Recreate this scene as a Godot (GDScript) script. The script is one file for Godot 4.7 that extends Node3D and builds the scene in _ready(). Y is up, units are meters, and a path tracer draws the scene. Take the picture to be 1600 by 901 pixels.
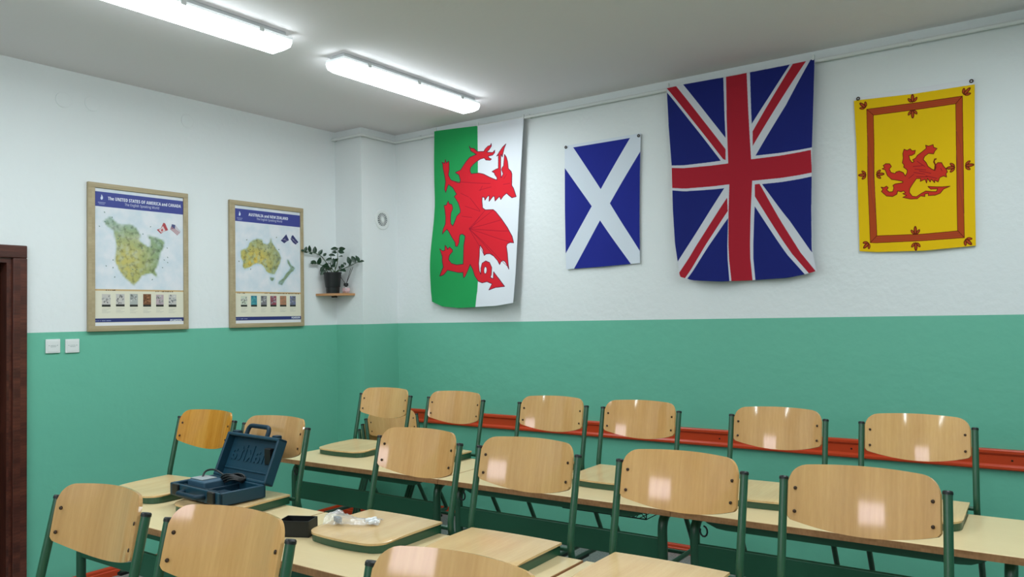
extends Node3D

# A classroom corner: chairs hung on two rows of desks, flags and framed wall maps.
# Room axes: x runs along the back wall from the left wall, y is up, z comes from the back wall towards the viewer.
const ROOM := Vector3(7.4, 3.175, 7.6)
const DADO := 1.555
const PIL := Vector2(0.314, 0.406)
const DESK := 0.76
var M := {}
var used := {}
var rng := RandomNumberGenerator.new()


class MB:
	var v := PackedVector3Array()
	var n := PackedVector3Array()
	var uv := PackedVector2Array()

	func tri(a: Vector3, b: Vector3, c: Vector3, na: Vector3, nb: Vector3, nc: Vector3, ua := Vector2.ZERO, ub := Vector2.ZERO, uc := Vector2.ZERO) -> void:
		v.append_array([a, c, b]); n.append_array([na, nc, nb]); uv.append_array([ua, uc, ub])

	func flat(a: Vector3, b: Vector3, c: Vector3, ua := Vector2.ZERO, ub := Vector2.ZERO, uc := Vector2.ZERO) -> void:
		var m := (b - a).cross(c - a).normalized()
		tri(a, b, c, m, m, m, ua, ub, uc)

	func quad(a: Vector3, b: Vector3, c: Vector3, d: Vector3, ua := Vector2(0, 1), ub := Vector2(1, 1), uc := Vector2(1, 0), ud := Vector2(0, 0)) -> void:
		var m := (b - a).cross(c - a)
		if m.length() < 1e-12:
			m = (c - a).cross(d - a)
		m = m.normalized()
		tri(a, b, c, m, m, m, ua, ub, uc); tri(a, c, d, m, m, m, ua, uc, ud)

	func quadn(a: Vector3, b: Vector3, c: Vector3, d: Vector3, na: Vector3, nb: Vector3, nc: Vector3, nd: Vector3, ua := Vector2.ZERO, ub := Vector2.ZERO, uc := Vector2.ZERO, ud := Vector2.ZERO) -> void:
		tri(a, b, c, na, nb, nc, ua, ub, uc); tri(a, c, d, na, nc, nd, ua, uc, ud)

	func box(c: Vector3, s: Vector3, r := 0.0, b := Basis()) -> void:
		var h := s / 2.0
		r = minf(r, minf(h.x, minf(h.y, h.z)) * 0.98)
		var inner := h - Vector3(r, r, r)
		for ax in 3:
			for sg in [-1.0, 1.0]:
				var u := (ax + 1) % 3
				var w := (ax + 2) % 3
				var lu := [-h[u], -inner[u], inner[u], h[u]] if r > 0.0 else [-h[u], h[u]]
				var lw := [-h[w], -inner[w], inner[w], h[w]] if r > 0.0 else [-h[w], h[w]]
				for i in lu.size() - 1:
					for j in lw.size() - 1:
						var P := []
						var N := []
						for k in [[i, j], [i + 1, j], [i + 1, j + 1], [i, j + 1]]:
							var p := Vector3.ZERO
							p[ax] = sg * h[ax]; p[u] = lu[k[0]]; p[w] = lw[k[1]]
							var nn := Vector3.ZERO
							nn[ax] = sg
							if r > 0.0:
								var q := p.clamp(-inner, inner)
								nn = (p - q).normalized()
								p = q + nn * r
							P.append(c + b * p); N.append(b * nn)
						var U := []
						for k in 4:
							var q: Vector3 = b.inverse() * (P[k] - c)
							U.append(Vector2(q[u], q[w]))
						if sg > 0:
							quadn(P[0], P[1], P[2], P[3], N[0], N[1], N[2], N[3], U[0], U[1], U[2], U[3])
						else:
							quadn(P[0], P[3], P[2], P[1], N[0], N[3], N[2], N[1], U[0], U[3], U[2], U[1])

	func tube(pts: PackedVector3Array, rad: float, sides := 12, flatten := 1.0, taper := 1.0) -> void:
		var t0 := (pts[1] - pts[0]).normalized()
		var up := Vector3.RIGHT if absf(t0.x) < 0.8 else Vector3.UP
		up = (up - t0 * up.dot(t0)).normalized()
		var rings := []
		for i in pts.size():
			var t: Vector3
			if i == 0: t = pts[1] - pts[0]
			elif i == pts.size() - 1: t = pts[i] - pts[i - 1]
			else: t = (pts[i + 1] - pts[i]).normalized() + (pts[i] - pts[i - 1]).normalized()
			t = t.normalized()
			up = (up - t * up.dot(t)).normalized()
			var side := t.cross(up)
			var rr := rad * lerpf(1.0, taper, float(i) / (pts.size() - 1))
			var ring := []
			for k in sides:
				var a := TAU * k / sides
				var dir := up * cos(a) + side * sin(a)
				ring.append([pts[i] + up * cos(a) * rr + side * sin(a) * rr * flatten, dir])
			rings.append(ring)
		for i in pts.size() - 1:
			for k in sides:
				var k2 := (k + 1) % sides
				var A: Array = rings[i][k]
				var B: Array = rings[i][k2]
				var C: Array = rings[i + 1][k2]
				var D: Array = rings[i + 1][k]
				quadn(A[0], B[0], C[0], D[0], A[1], B[1], C[1], D[1])
		for e in [0, pts.size() - 1]:
			for k in sides:
				var k2 := (k + 1) % sides
				if e == 0: flat(pts[e], rings[e][k2][0], rings[e][k][0])
				else: flat(pts[e], rings[e][k][0], rings[e][k2][0])

	func lathe(c: Vector3, prof: Array, sides := 24, axis := Basis(), smooth := false) -> void:
		for i in prof.size() - 1:
			var p: Vector2 = prof[i]
			var q: Vector2 = prof[i + 1]
			var m := Vector2(q.y - p.y, -(q.x - p.x)).normalized()
			var mp := m
			var mq := m
			if smooth and i > 0:
				var o: Vector2 = prof[i - 1]
				mp = (m + Vector2(p.y - o.y, -(p.x - o.x)).normalized()).normalized()
			if smooth and i < prof.size() - 2:
				var o2: Vector2 = prof[i + 2]
				mq = (m + Vector2(o2.y - q.y, -(o2.x - q.x)).normalized()).normalized()
			for k in sides:
				var a := TAU * k / sides
				var b := TAU * (k + 1) / sides
				var da := Vector3(sin(a), 0, cos(a))
				var db := Vector3(sin(b), 0, cos(b))
				var Y := Vector3.UP
				quadn(c + axis * (da * p.x + Y * p.y), c + axis * (db * p.x + Y * p.y), c + axis * (db * q.x + Y * q.y), c + axis * (da * q.x + Y * q.y),
					axis * (da * mp.x + Y * mp.y), axis * (db * mp.x + Y * mp.y), axis * (db * mq.x + Y * mq.y), axis * (da * mq.x + Y * mq.y))

	# outline counterclockwise in the plane of b.x and b.y, pushed along b.z from z0 to z1
	func prism(outline: PackedVector2Array, o: Vector3, b: Basis, z0: float, z1: float) -> void:
		if Geometry2D.is_polygon_clockwise(outline):
			outline.reverse()
		var at := func(p: Vector2, z: float) -> Vector3: return o + b * Vector3(p.x, p.y, z)
		var ix := Geometry2D.triangulate_polygon(outline)
		for i in range(0, ix.size(), 3):
			var T := [outline[ix[i]], outline[ix[i + 1]], outline[ix[i + 2]]]
			if (T[1] - T[0]).cross(T[2] - T[0]) < 0: T.reverse()
			flat(at.call(T[0], z1), at.call(T[1], z1), at.call(T[2], z1), T[0], T[1], T[2])
			flat(at.call(T[0], z0), at.call(T[2], z0), at.call(T[1], z0), T[0], T[2], T[1])
		for i in outline.size():
			var p := outline[i]
			var q := outline[(i + 1) % outline.size()]
			quad(at.call(p, z0), at.call(q, z0), at.call(q, z1), at.call(p, z1))

	# g[j][i]: i runs to the right, j upwards as seen from the front
	func sheet(g: Array, th: float, uvs: Array = []) -> void:
		var nj := g.size()
		var ni: int = g[0].size()
		var N := []
		for j in nj:
			var row := PackedVector3Array()
			for i in ni:
				var du: Vector3 = g[j][mini(i + 1, ni - 1)] - g[j][maxi(i - 1, 0)]
				var dv: Vector3 = g[mini(j + 1, nj - 1)][i] - g[maxi(j - 1, 0)][i]
				var m := du.cross(dv)
				row.append(m.normalized() if m.length() > 0.2 * du.length() * dv.length() else Vector3.ZERO)
			for i in range(ni / 2, ni):      # where the grid lines run together, keep the normal from further in
				if row[i] == Vector3.ZERO: row[i] = row[i - 1]
			for i in range(ni / 2, -1, -1):
				if row[i] == Vector3.ZERO: row[i] = row[i + 1]
			N.append(row)
		var U := func(i: int, j: int) -> Vector2:
			return uvs[j][i] if uvs else Vector2(float(i) / (ni - 1), 1.0 - float(j) / (nj - 1))
		var bk := func(i: int, j: int) -> Vector3: return g[j][i] - N[j][i] * th
		for j in nj - 1:
			for i in ni - 1:
				quadn(g[j][i], g[j][i + 1], g[j + 1][i + 1], g[j + 1][i], N[j][i], N[j][i + 1], N[j + 1][i + 1], N[j + 1][i], U.call(i, j), U.call(i + 1, j), U.call(i + 1, j + 1), U.call(i, j + 1))
				quadn(bk.call(i + 1, j), bk.call(i, j), bk.call(i, j + 1), bk.call(i + 1, j + 1), -N[j][i + 1], -N[j][i], -N[j + 1][i], -N[j + 1][i + 1], U.call(i + 1, j), U.call(i, j), U.call(i, j + 1), U.call(i + 1, j + 1))
		for i in ni - 1:
			quad(bk.call(i, 0), bk.call(i + 1, 0), g[0][i + 1], g[0][i], U.call(i, 0), U.call(i + 1, 0), U.call(i + 1, 0), U.call(i, 0))
			quad(g[nj - 1][i], g[nj - 1][i + 1], bk.call(i + 1, nj - 1), bk.call(i, nj - 1), U.call(i, nj - 1), U.call(i + 1, nj - 1), U.call(i + 1, nj - 1), U.call(i, nj - 1))
		for j in nj - 1:
			quad(g[j][ni - 1], bk.call(ni - 1, j), bk.call(ni - 1, j + 1), g[j + 1][ni - 1], U.call(ni - 1, j), U.call(ni - 1, j), U.call(ni - 1, j + 1), U.call(ni - 1, j + 1))
			quad(bk.call(0, j), g[j][0], g[j + 1][0], bk.call(0, j + 1), U.call(0, j), U.call(0, j), U.call(0, j + 1), U.call(0, j + 1))

	func mesh() -> ArrayMesh:
		var a := []
		a.resize(Mesh.ARRAY_MAX)
		a[Mesh.ARRAY_VERTEX] = v; a[Mesh.ARRAY_NORMAL] = n; a[Mesh.ARRAY_TEX_UV] = uv
		var m := ArrayMesh.new()
		m.add_surface_from_arrays(Mesh.PRIMITIVE_TRIANGLES, a)
		return m


# ---------------------------------------------------------------- nodes
func numbered(called: String) -> String:
	var k: int = used.get(called, 0)
	used[called] = k + 1
	return called if k == 0 else "%s_%03d" % [called, k]


func put(called: String, m: Mesh, material: Material, parent: Node3D = null, label := "") -> MeshInstance3D:
	var o := MeshInstance3D.new()
	o.mesh = m
	o.material_override = material
	o.cast_shadow = GeometryInstance3D.SHADOW_CASTING_SETTING_ON
	if parent:
		o.name = called
		parent.add_child(o, true)
	else:
		o.name = numbered(called)
		add_child(o, true)
	if label: o.set_meta("label", label)
	return o


func thing(called: String, label: String, category: String, at: Vector3, turn := 0.0, group := "") -> Node3D:
	var o := Node3D.new()
	o.name = numbered(called)
	add_child(o, true)
	o.position = at
	o.rotation.y = turn
	o.set_meta("label", label)
	o.set_meta("category", category)
	if group: o.set_meta("group", group)
	return o


func structure(called: String, m: Mesh, material: Material) -> MeshInstance3D:
	var o := put(called, m, material)
	o.set_meta("kind", "structure")
	return o


func boxes(list: Array, r := 0.0) -> ArrayMesh:
	var b := MB.new()
	for e in list: b.box(e[0], e[1], r)
	return b.mesh()


func span(a: Vector3, b: Vector3, r := 0.0) -> ArrayMesh:   # box between two corners
	var m := MB.new()
	m.box((a + b) / 2.0, (b - a).abs(), r)
	return m.mesh()


func curve(pts: Array, step := 0.25) -> PackedVector3Array:
	var out := PackedVector3Array()
	for i in pts.size() - 1:
		var p0: Vector3 = pts[maxi(i - 1, 0)]
		var p1: Vector3 = pts[i]
		var p2: Vector3 = pts[i + 1]
		var p3: Vector3 = pts[mini(i + 2, pts.size() - 1)]
		var t := 0.0
		while t < 0.999:
			out.append(p1.cubic_interpolate(p2, p0, p3, t))
			t += step
	out.append(pts[-1])
	return out


func bent(pts: Array, rad: float) -> PackedVector3Array:    # polyline with rounded corners
	var out := PackedVector3Array([pts[0]])
	for i in range(1, pts.size() - 1):
		var p: Vector3 = pts[i]
		var a: Vector3 = pts[i - 1] - p
		var b: Vector3 = pts[i + 1] - p
		var r := minf(rad, minf(a.length(), b.length()) * 0.49)
		var s := p + a.normalized() * r
		var e := p + b.normalized() * r
		for k in 6:
			var t := k / 5.0
			out.append(s.lerp(p, t).lerp(p.lerp(e, t), t))
	out.append(pts[-1])
	return out


# ---------------------------------------------------------------- materials and prints
func mat(c: Color, rough := 0.6, spec := 0.5, metal := 0.0) -> StandardMaterial3D:
	var m := StandardMaterial3D.new()
	m.albedo_color = c
	m.roughness = rough
	m.metallic_specular = spec
	m.metallic = metal
	return m


func rgb(r: float, g: float, b: float) -> Color:
	return Color(r / 255.0, g / 255.0, b / 255.0)


func wood_image(base: Color, dark: Color, seedn: int, strength: float) -> ImageTexture:
	var n := FastNoiseLite.new()
	n.seed = seedn
	n.frequency = 1.0
	n.fractal_octaves = 3
	var w := 256
	var im := Image.create(w, w, false, Image.FORMAT_RGB8)
	for x in w:
		for y in w:
			var px := float(x) / w
			var py := float(y) / w
			var broad := n.get_noise_2d(px * 7.0, py * 0.9)
			var fine := n.get_noise_2d(px * 60.0 + 40.0, py * 2.2)
			var fleck := n.get_noise_2d(px * 130.0 + 90.0, py * 14.0)
			var t := clampf(0.5 + strength * (broad * 0.9 + fine * 0.55 + fleck * 0.35), 0.0, 1.0)
			im.set_pixel(x, y, dark.lerp(base, t))
	return ImageTexture.create_from_image(im)


func wood(base: Color, dark: Color, seedn: int, strength: float, rough: float) -> StandardMaterial3D:
	var m := mat(Color.WHITE, rough)
	m.albedo_texture = wood_image(base, dark, seedn, strength)
	return m


func noise_tex(freq: float, a: Color, b: Color, size := 256, octaves := 4) -> ImageTexture:
	var n := FastNoiseLite.new()
	n.seed = 11
	n.frequency = freq
	n.fractal_octaves = octaves
	var src := n.get_seamless_image(size, size)
	var im := Image.create(size, size, false, Image.FORMAT_RGB8)
	for x in size:
		for y in size:
			im.set_pixel(x, y, a.lerp(b, src.get_pixel(x, y).r))
	return ImageTexture.create_from_image(im)


func bumpy(m: StandardMaterial3D, freq: float, depth: float, scale: float) -> StandardMaterial3D:
	var n := FastNoiseLite.new()
	n.seed = 5
	n.frequency = freq
	n.fractal_octaves = 4
	var im := n.get_seamless_image(256, 256)
	im.bump_map_to_normal_map(depth)
	m.normal_enabled = true
	m.normal_texture = ImageTexture.create_from_image(im)
	m.uv1_triplanar = true
	m.uv1_world_triplanar = true
	m.uv1_scale = Vector3.ONE * scale
	return m


func fill(im: Image, pts: Array, col: Color) -> void:       # scan-line fill of a polygon given in 0..1
	var w := im.get_width()
	var h := im.get_height()
	var P := PackedVector2Array()
	var lo := 1e9
	var hi := -1e9
	for p: Vector2 in pts:
		P.append(Vector2(p.x * w, p.y * h))
		lo = minf(lo, p.y * h)
		hi = maxf(hi, p.y * h)
	for y in range(maxi(0, int(floor(lo))), mini(h - 1, int(ceil(hi))) + 1):
		var yc := y + 0.5
		var xs := PackedFloat32Array()
		for i in P.size():
			var a := P[i]
			var b := P[(i + 1) % P.size()]
			if (a.y <= yc) != (b.y <= yc):
				xs.append(a.x + (yc - a.y) / (b.y - a.y) * (b.x - a.x))
		xs.sort()
		for k in range(0, xs.size() - 1, 2):
			var x0 := clampi(int(round(xs[k])), 0, w)
			var x1 := clampi(int(round(xs[k + 1])), 0, w)
			if x1 > x0: im.fill_rect(Rect2i(x0, y, x1 - x0, 1), col)


func stroke(im: Image, a: Vector2, b: Vector2, wd: float, col: Color) -> void:   # width in pixels
	var s := Vector2(im.get_width(), im.get_height())
	var d := (b - a) * s
	if d.length() < 0.01: return
	var q := Vector2(-d.y, d.x).normalized() * wd / 2.0 / s
	var e := d.normalized() * wd * 0.3 / s
	fill(im, [a + q - e, b + q + e, b - q + e, a - q - e], col)


func ellipse(im: Image, c: Vector2, rx: float, ry: float, ang: float, col: Color) -> void:   # radii in pixels
	var s := Vector2(im.get_width(), im.get_height())
	var L := []
	for k in 16:
		var a := TAU * k / 16
		L.append(c + Vector2(cos(a) * rx, sin(a) * ry).rotated(ang) / s)
	fill(im, L, col)


func finish(im: Image, w: int, h: int) -> ImageTexture:
	im.resize(w, h, Image.INTERPOLATE_LANCZOS)
	return ImageTexture.create_from_image(im)


func cloth(tex: Texture2D) -> StandardMaterial3D:
	var m := mat(Color.WHITE, 0.85, 0.25)
	m.albedo_texture = tex
	m.texture_repeat = false
	return m


# ---------------------------------------------------------------- the place
func _ready() -> void:
	rng.seed = 7
	# camera, air, exposure
	var cam := Camera3D.new()
	cam.name = "camera"
	add_child(cam)
	cam.position = Vector3(5.0391, 1.6, 4.9866)
	cam.rotation = Vector3(0.0345, 0.6148, -0.0194)
	cam.fov = 39.98
	cam.near = 0.05
	cam.current = true
	var we := WorldEnvironment.new()
	we.name = "environment"
	add_child(we)
	var e := Environment.new()
	e.background_mode = Environment.BG_COLOR
	e.background_color = Color(0.02, 0.025, 0.03)
	e.tonemap_mode = Environment.TONE_MAPPER_LINEAR
	e.tonemap_exposure = 1.13
	e.sdfgi_enabled = true
	e.ssao_enabled = true
	e.ssil_enabled = true
	we.environment = e
	materials()
	room()
	# lamps: the row by the left wall, of which two are in view, and the second row
	var lamp_z := [1.125, 2.81, 4.5, 6.2]
	for i in 4:
		lamp(Vector3(1.52, ROOM.y, lamp_z[i]), ["white ceiling batten lamp nearest the flags on the back wall", "white ceiling batten lamp cut by the top of the frame, nearer the viewer", "white ceiling batten lamp over the front of the room near the door wall", "white ceiling batten lamp above the front wall by the door wall"][i])
	lamp_z[0] = 1.6
	for i in 4:
		lamp(Vector3(4.95, ROOM.y, lamp_z[i]), ["white ceiling batten lamp of the far row over the back desks", "white ceiling batten lamp of the far row over the second desks", "white ceiling batten lamp of the far row above the viewer", "white ceiling batten lamp of the far row by the front wall"][i])
	screen()
	furniture()
	flags()
	posters()
	small_things()


func materials() -> void:
	M.white = bumpy(mat(rgb(226, 229, 229), 0.75, 0.35), 0.02, 1.0, 3.0)
	M.ceiling = bumpy(mat(rgb(232, 227, 228), 0.9, 0.2), 0.03, 0.3, 3.0)
	M.green = bumpy(mat(rgb(108, 184, 158), 0.42, 0.4), 0.012, 0.8, 2.0)
	M.floor = mat(Color.WHITE, 0.45)
	M.floor.albedo_texture = noise_tex(0.09, rgb(95, 98, 98), rgb(165, 166, 162))
	M.floor.uv1_triplanar = true
	M.floor.uv1_world_triplanar = true
	M.floor.uv1_scale = Vector3.ONE * 3.0
	M.red = mat(rgb(196, 62, 22), 0.35)
	M.trim = mat(rgb(222, 224, 222), 0.5)
	M.door = wood(rgb(98, 50, 36), rgb(64, 29, 21), 9, 0.9, 0.35)
	M.leaf_door = mat(rgb(46, 26, 22), 0.4)
	M.metal = mat(rgb(34, 80, 56), 0.32, 0.6)
	M.metal_dark = mat(rgb(34, 86, 62), 0.38, 0.5)
	M.black = mat(rgb(20, 21, 22), 0.45)
	M.steel = mat(rgb(150, 148, 142), 0.35, 0.5, 0.8)
	M.screw = mat(rgb(58, 40, 26), 0.4, 0.5, 0.5)
	M.wood_a = wood(rgb(212, 172, 116), rgb(193, 150, 96), 3, 0.5, 0.09)
	M.wood_b = wood(rgb(208, 166, 112), rgb(188, 145, 94), 17, 0.55, 0.09)
	M.wood_c = wood(rgb(214, 170, 112), rgb(194, 148, 92), 29, 0.5, 0.09)
	M.wood_y = wood(rgb(206, 150, 62), rgb(180, 120, 40), 41, 0.7, 0.16)
	M.seat = wood(rgb(224, 192, 142), rgb(210, 174, 124), 5, 0.5, 0.2)  # paler than the backrests: light from above is put into the colour
	M.desk = wood(rgb(226, 204, 158), rgb(218, 194, 148), 13, 0.35, 0.3)
	M.edge = wood(rgb(168, 122, 80), rgb(140, 98, 60), 23, 0.8, 0.5)
	M.frame = wood(rgb(180, 163, 130), rgb(163, 146, 112), 51, 0.7, 0.5)
	M.shelf = wood(rgb(196, 146, 98), rgb(166, 116, 72), 61, 0.7, 0.45)
	M.lens = mat(rgb(245, 248, 250), 0.4)
	M.lens.emission_enabled = true
	M.lens.emission = Color(0.93, 0.98, 1.0)
	M.lens.emission_energy_multiplier = 10.0
	M.lampbody = mat(rgb(206, 208, 208), 0.5)
	M.lip = mat(rgb(220, 222, 222), 0.5)      # diffuser edge; light scattered through it is put in as faint emission
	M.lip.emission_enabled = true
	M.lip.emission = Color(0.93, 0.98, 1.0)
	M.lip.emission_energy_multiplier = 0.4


func panel(name_: String, a: Vector3, b: Vector3, dado: Array) -> MeshInstance3D:
	var w := structure(name_, span(a, b), M.white)
	for d in dado: put("green_paint", span(d[0], d[1]), M.green, w)
	return w


func room() -> void:
	var R := ROOM
	structure("floor", span(Vector3(-0.2, -0.15, -0.2), Vector3(R.x + 0.2, 0, R.z + 0.2)), M.floor)
	structure("ceiling", span(Vector3(-0.2, R.y, -0.2), Vector3(R.x + 0.2, R.y + 0.15, R.z + 0.2)), M.ceiling)
	panel("wall_back", Vector3(-0.2, 0, -0.2), Vector3(R.x + 0.2, R.y, 0), [[Vector3(PIL.x, 0, -0.01), Vector3(R.x, DADO, 0.0012)]])
	# the left wall leaves the door's opening free
	var wl := structure("wall_left", boxes([[Vector3(-0.1, R.y / 2, 1.4525), Vector3(0.2, R.y, 2.905)], [Vector3(-0.1, R.y / 2, 5.7), Vector3(0.2, R.y, 3.8)], [Vector3(-0.1, 2.5825, 3.3525), Vector3(0.2, 1.185, 0.895)]]), M.white)
	put("green_paint", span(Vector3(-0.01, 0, PIL.y), Vector3(0.0012, DADO, 2.9)), M.green, wl)
	put("green_paint", span(Vector3(-0.01, 0, 3.81), Vector3(0.0012, DADO, R.z)), M.green, wl)
	panel("wall_right", Vector3(R.x, 0, 0), Vector3(R.x + 0.2, R.y, R.z), [[Vector3(R.x - 0.0012, 0, 0), Vector3(R.x + 0.01, DADO, R.z)]])
	panel("wall_front", Vector3(-0.2, 0, R.z), Vector3(R.x + 0.2, R.y, R.z + 0.2), [[Vector3(0, 0, R.z - 0.0012), Vector3(R.x, DADO, R.z + 0.01)]])
	panel("wall_corner", Vector3(-0.05, 0, -0.05), Vector3(PIL.x, R.y, PIL.y), [[Vector3(0, 0, 0), Vector3(PIL.x + 0.0012, DADO, PIL.y + 0.0012)]])
	# red rail along the back wall: a board with three ribs
	var prof := PackedVector2Array([Vector2(0, 0.731), Vector2(0.028, 0.731), Vector2(0.033, 0.737), Vector2(0.033, 0.748), Vector2(0.026, 0.756), Vector2(0.022, 0.76), Vector2(0.022, 0.806), Vector2(0.027, 0.812), Vector2(0.032, 0.819), Vector2(0.032, 0.832), Vector2(0.027, 0.839), Vector2(0, 0.839)])
	var b := MB.new()
	b.prism(prof, Vector3(0.44, 0, 0.0005), Basis(Vector3.BACK, Vector3.UP, Vector3.LEFT), -(R.x - 0.44), 0)
	var rail := structure("trim_1", b.mesh(), M.red)
	for i in 9:
		b = MB.new()
		b.lathe(Vector3(0.75 + i * 0.8, 0.783, 0.022), [Vector2(0.006, 0), Vector2(0.005, 0.002), Vector2(0, 0.003)], 10, Basis(Vector3.RIGHT, Vector3.BACK, Vector3.DOWN))
		put("screw", b.mesh(), M.screw, rail)
	var bp := PackedVector2Array([Vector2(0, 0), Vector2(0.016, 0), Vector2(0.016, 0.034), Vector2(0.011, 0.038), Vector2(0.011, 0.052), Vector2(0.006, 0.063), Vector2(0, 0.063)])
	b = MB.new()
	b.prism(bp, Vector3(PIL.x, 0, 0.001), Basis(Vector3.BACK, Vector3.UP, Vector3.LEFT), -(R.x - PIL.x), 0)
	structure("baseboard_back", b.mesh(), M.red)
	b = MB.new()
	b.prism(bp, Vector3(0.001, 0, PIL.y), Basis(Vector3.RIGHT, Vector3.UP, Vector3.BACK), 0.016, 2.825 - PIL.y)
	structure("baseboard_left", b.mesh(), M.red)
	b = MB.new()
	b.prism(bp, Vector3(0, 0, PIL.y + 0.001), Basis(Vector3.BACK, Vector3.UP, Vector3.LEFT), -PIL.x - 0.016, 0)
	b.prism(bp, Vector3(PIL.x + 0.001, 0, 0.016), Basis(Vector3.RIGHT, Vector3.UP, Vector3.BACK), 0, PIL.y - 0.016)
	structure("baseboard_corner", b.mesh(), M.red)
	# white pipe under the ceiling that goes round the pillar and on along the back wall
	b = MB.new()
	var y := 3.105
	b.tube(bent([Vector3(0.0, y, PIL.y + 0.03), Vector3(PIL.x + 0.03, y, PIL.y + 0.03), Vector3(PIL.x + 0.03, y, 0.032), Vector3(R.x, y, 0.032)], 0.03), 0.012, 12)
	var pipe := structure("trim_2", b.mesh(), M.trim)
	for x in [0.62, 1.72, 2.98, 4.34, 5.7]:
		b = MB.new()
		b.box(Vector3(x, y + 0.004, 0.017), Vector3(0.022, 0.034, 0.034), 0.005)
		put("bracket", b.mesh(), M.trim, pipe)
	b = MB.new()
	b.box(Vector3(0.02, y + 0.004, PIL.y + 0.018), Vector3(0.03, 0.034, 0.036), 0.005)
	put("bracket", b.mesh(), M.trim, pipe)
	# dark door in the left wall
	var door := structure("door_1", boxes([[Vector3(0.006, 2.03, 3.3525), Vector3(0.05, 0.075, 1.05)], [Vector3(0.006, 0.9965, 2.866), Vector3(0.05, 1.993, 0.078)], [Vector3(0.006, 0.9965, 3.839), Vector3(0.05, 1.993, 0.078)]], 0.006), M.door)
	put("jamb", boxes([[Vector3(-0.07, 1.978, 3.3525), Vector3(0.16, 0.026, 0.895)], [Vector3(-0.07, 0.983, 2.918), Vector3(0.16, 1.965, 0.026)], [Vector3(-0.07, 0.983, 3.787), Vector3(0.16, 1.965, 0.026)]]), M.door, door)
	put("door_leaf", boxes([[Vector3(-0.09, 0.983, 3.3525), Vector3(0.04, 1.96, 0.84)], [Vector3(-0.067, 1.45, 3.3525), Vector3(0.012, 0.75, 0.6)], [Vector3(-0.067, 0.5, 3.3525), Vector3(0.012, 0.7, 0.6)]], 0.005), M.leaf_door, door)
	b = MB.new()
	b.tube(PackedVector3Array([Vector3(-0.07, 1.03, 3.7), Vector3(-0.02, 1.03, 3.7), Vector3(-0.018, 1.03, 3.69), Vector3(-0.018, 1.03, 3.58)]), 0.009, 10)
	put("door_handle", b.mesh(), M.steel, door)


func lamp(at: Vector3, label: String) -> void:
	var o := thing("ceiling_lamp", label, "lamp", at, 0.0, "batten lamps on the ceiling")
	var half := 0.655
	put("housing", boxes([[Vector3(0, -0.014, 0), Vector3(0.112, 0.028, half * 2 - 0.05)]], 0.004), M.lampbody, o)
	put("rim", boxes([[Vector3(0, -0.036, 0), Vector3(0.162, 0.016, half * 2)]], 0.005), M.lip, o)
	# lens: an eight-sided trough, wide at the rim and narrower below, with raked ends
	var b := MB.new()
	var rows := [[0.078, 0.651, -0.0445], [0.079, 0.652, -0.055], [0.072, 0.645, -0.082], [0.05, 0.622, -0.1], [0.0, 0.6, -0.102]]
	for i in rows.size() - 1:
		var p: Array = rows[i]
		var q: Array = rows[i + 1]
		var A := [Vector3(-p[0], p[2], -p[1]), Vector3(p[0], p[2], -p[1]), Vector3(p[0], p[2], p[1]), Vector3(-p[0], p[2], p[1])]
		var B := [Vector3(-q[0], q[2], -q[1]), Vector3(q[0], q[2], -q[1]), Vector3(q[0], q[2], q[1]), Vector3(-q[0], q[2], q[1])]
		for k in 4:
			var k2 := (k + 1) % 4
			b.quad(A[k], A[k2], B[k2], B[k])
	put("lens", b.mesh(), M.lens, o)
	for z in [-0.45, 0.0, 0.45]:
		for s in [-1, 1]:
			put("clip", boxes([[Vector3(s * 0.081, -0.038, z), Vector3(0.01, 0.026, 0.03)]], 0.003), M.lampbody, o)
	var l := AreaLight3D.new()
	l.name = "glow"
	o.add_child(l, true)
	l.position = Vector3(0, -0.108, 0)
	l.rotation = Vector3(-PI / 2, 0, 0)
	l.area_size = Vector2(0.12, 1.22)
	l.light_color = Color(0.93, 0.98, 1.0)
	l.light_energy = 1.4
	l.area_range = 12.0
	l.area_attenuation = 2.0
	l.shadow_enabled = true


func screen() -> void:
	# the lit board on the front wall, behind the viewer; its reflection shows in the varnished chair backs
	var o := thing("lit_screen", "large lit projection screen on the front wall behind the viewer", "screen", Vector3(3.3, 2.17, ROOM.z))
	var m := mat(rgb(240, 238, 240), 0.6)
	m.emission_enabled = true
	m.emission = Color(1.0, 0.93, 0.98)
	m.emission_energy_multiplier = 6.5
	put("picture", boxes([[Vector3(0, 0, -0.022), Vector3(1.5, 0.46, 0.012)]]), m, o)
	put("casing", boxes([[Vector3(0, 0, -0.008), Vector3(1.58, 0.54, 0.015)]], 0.004), M.lampbody, o)
	var l := AreaLight3D.new()
	l.name = "glow"
	o.add_child(l, true)
	l.position = Vector3(0, 0, -0.035)
	l.area_size = Vector2(1.5, 0.46)
	l.light_color = Color(1.0, 0.93, 0.98)
	l.light_energy = 0.4
	l.area_range = 12.0
	l.area_attenuation = 2.0
	l.shadow_enabled = true


# ---------------------------------------------------------------- chairs and desks
var shapes := {}


func board_top(x: float) -> float:
	var t := absf(x) / 0.2
	var y := 0.054 - 0.018 * t * t
	var q := absf(x) - 0.155
	if q > 0: y -= 0.045 - sqrt(maxf(0.0, 0.045 * 0.045 - q * q))
	return y


func board_low(x: float) -> float:
	var t := absf(x) / 0.2
	var y := -0.149 + 0.027 * t * t
	var q := absf(x) - 0.192
	if q > 0: y += 0.008 - sqrt(maxf(0.0, 0.008 * 0.008 - q * q))
	return y


func xs_for(half: float) -> Array:
	var L := []
	for i in 33:
		L.append(half * sin(PI / 2 * (i / 16.0 - 1.0)))
	return L


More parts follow.
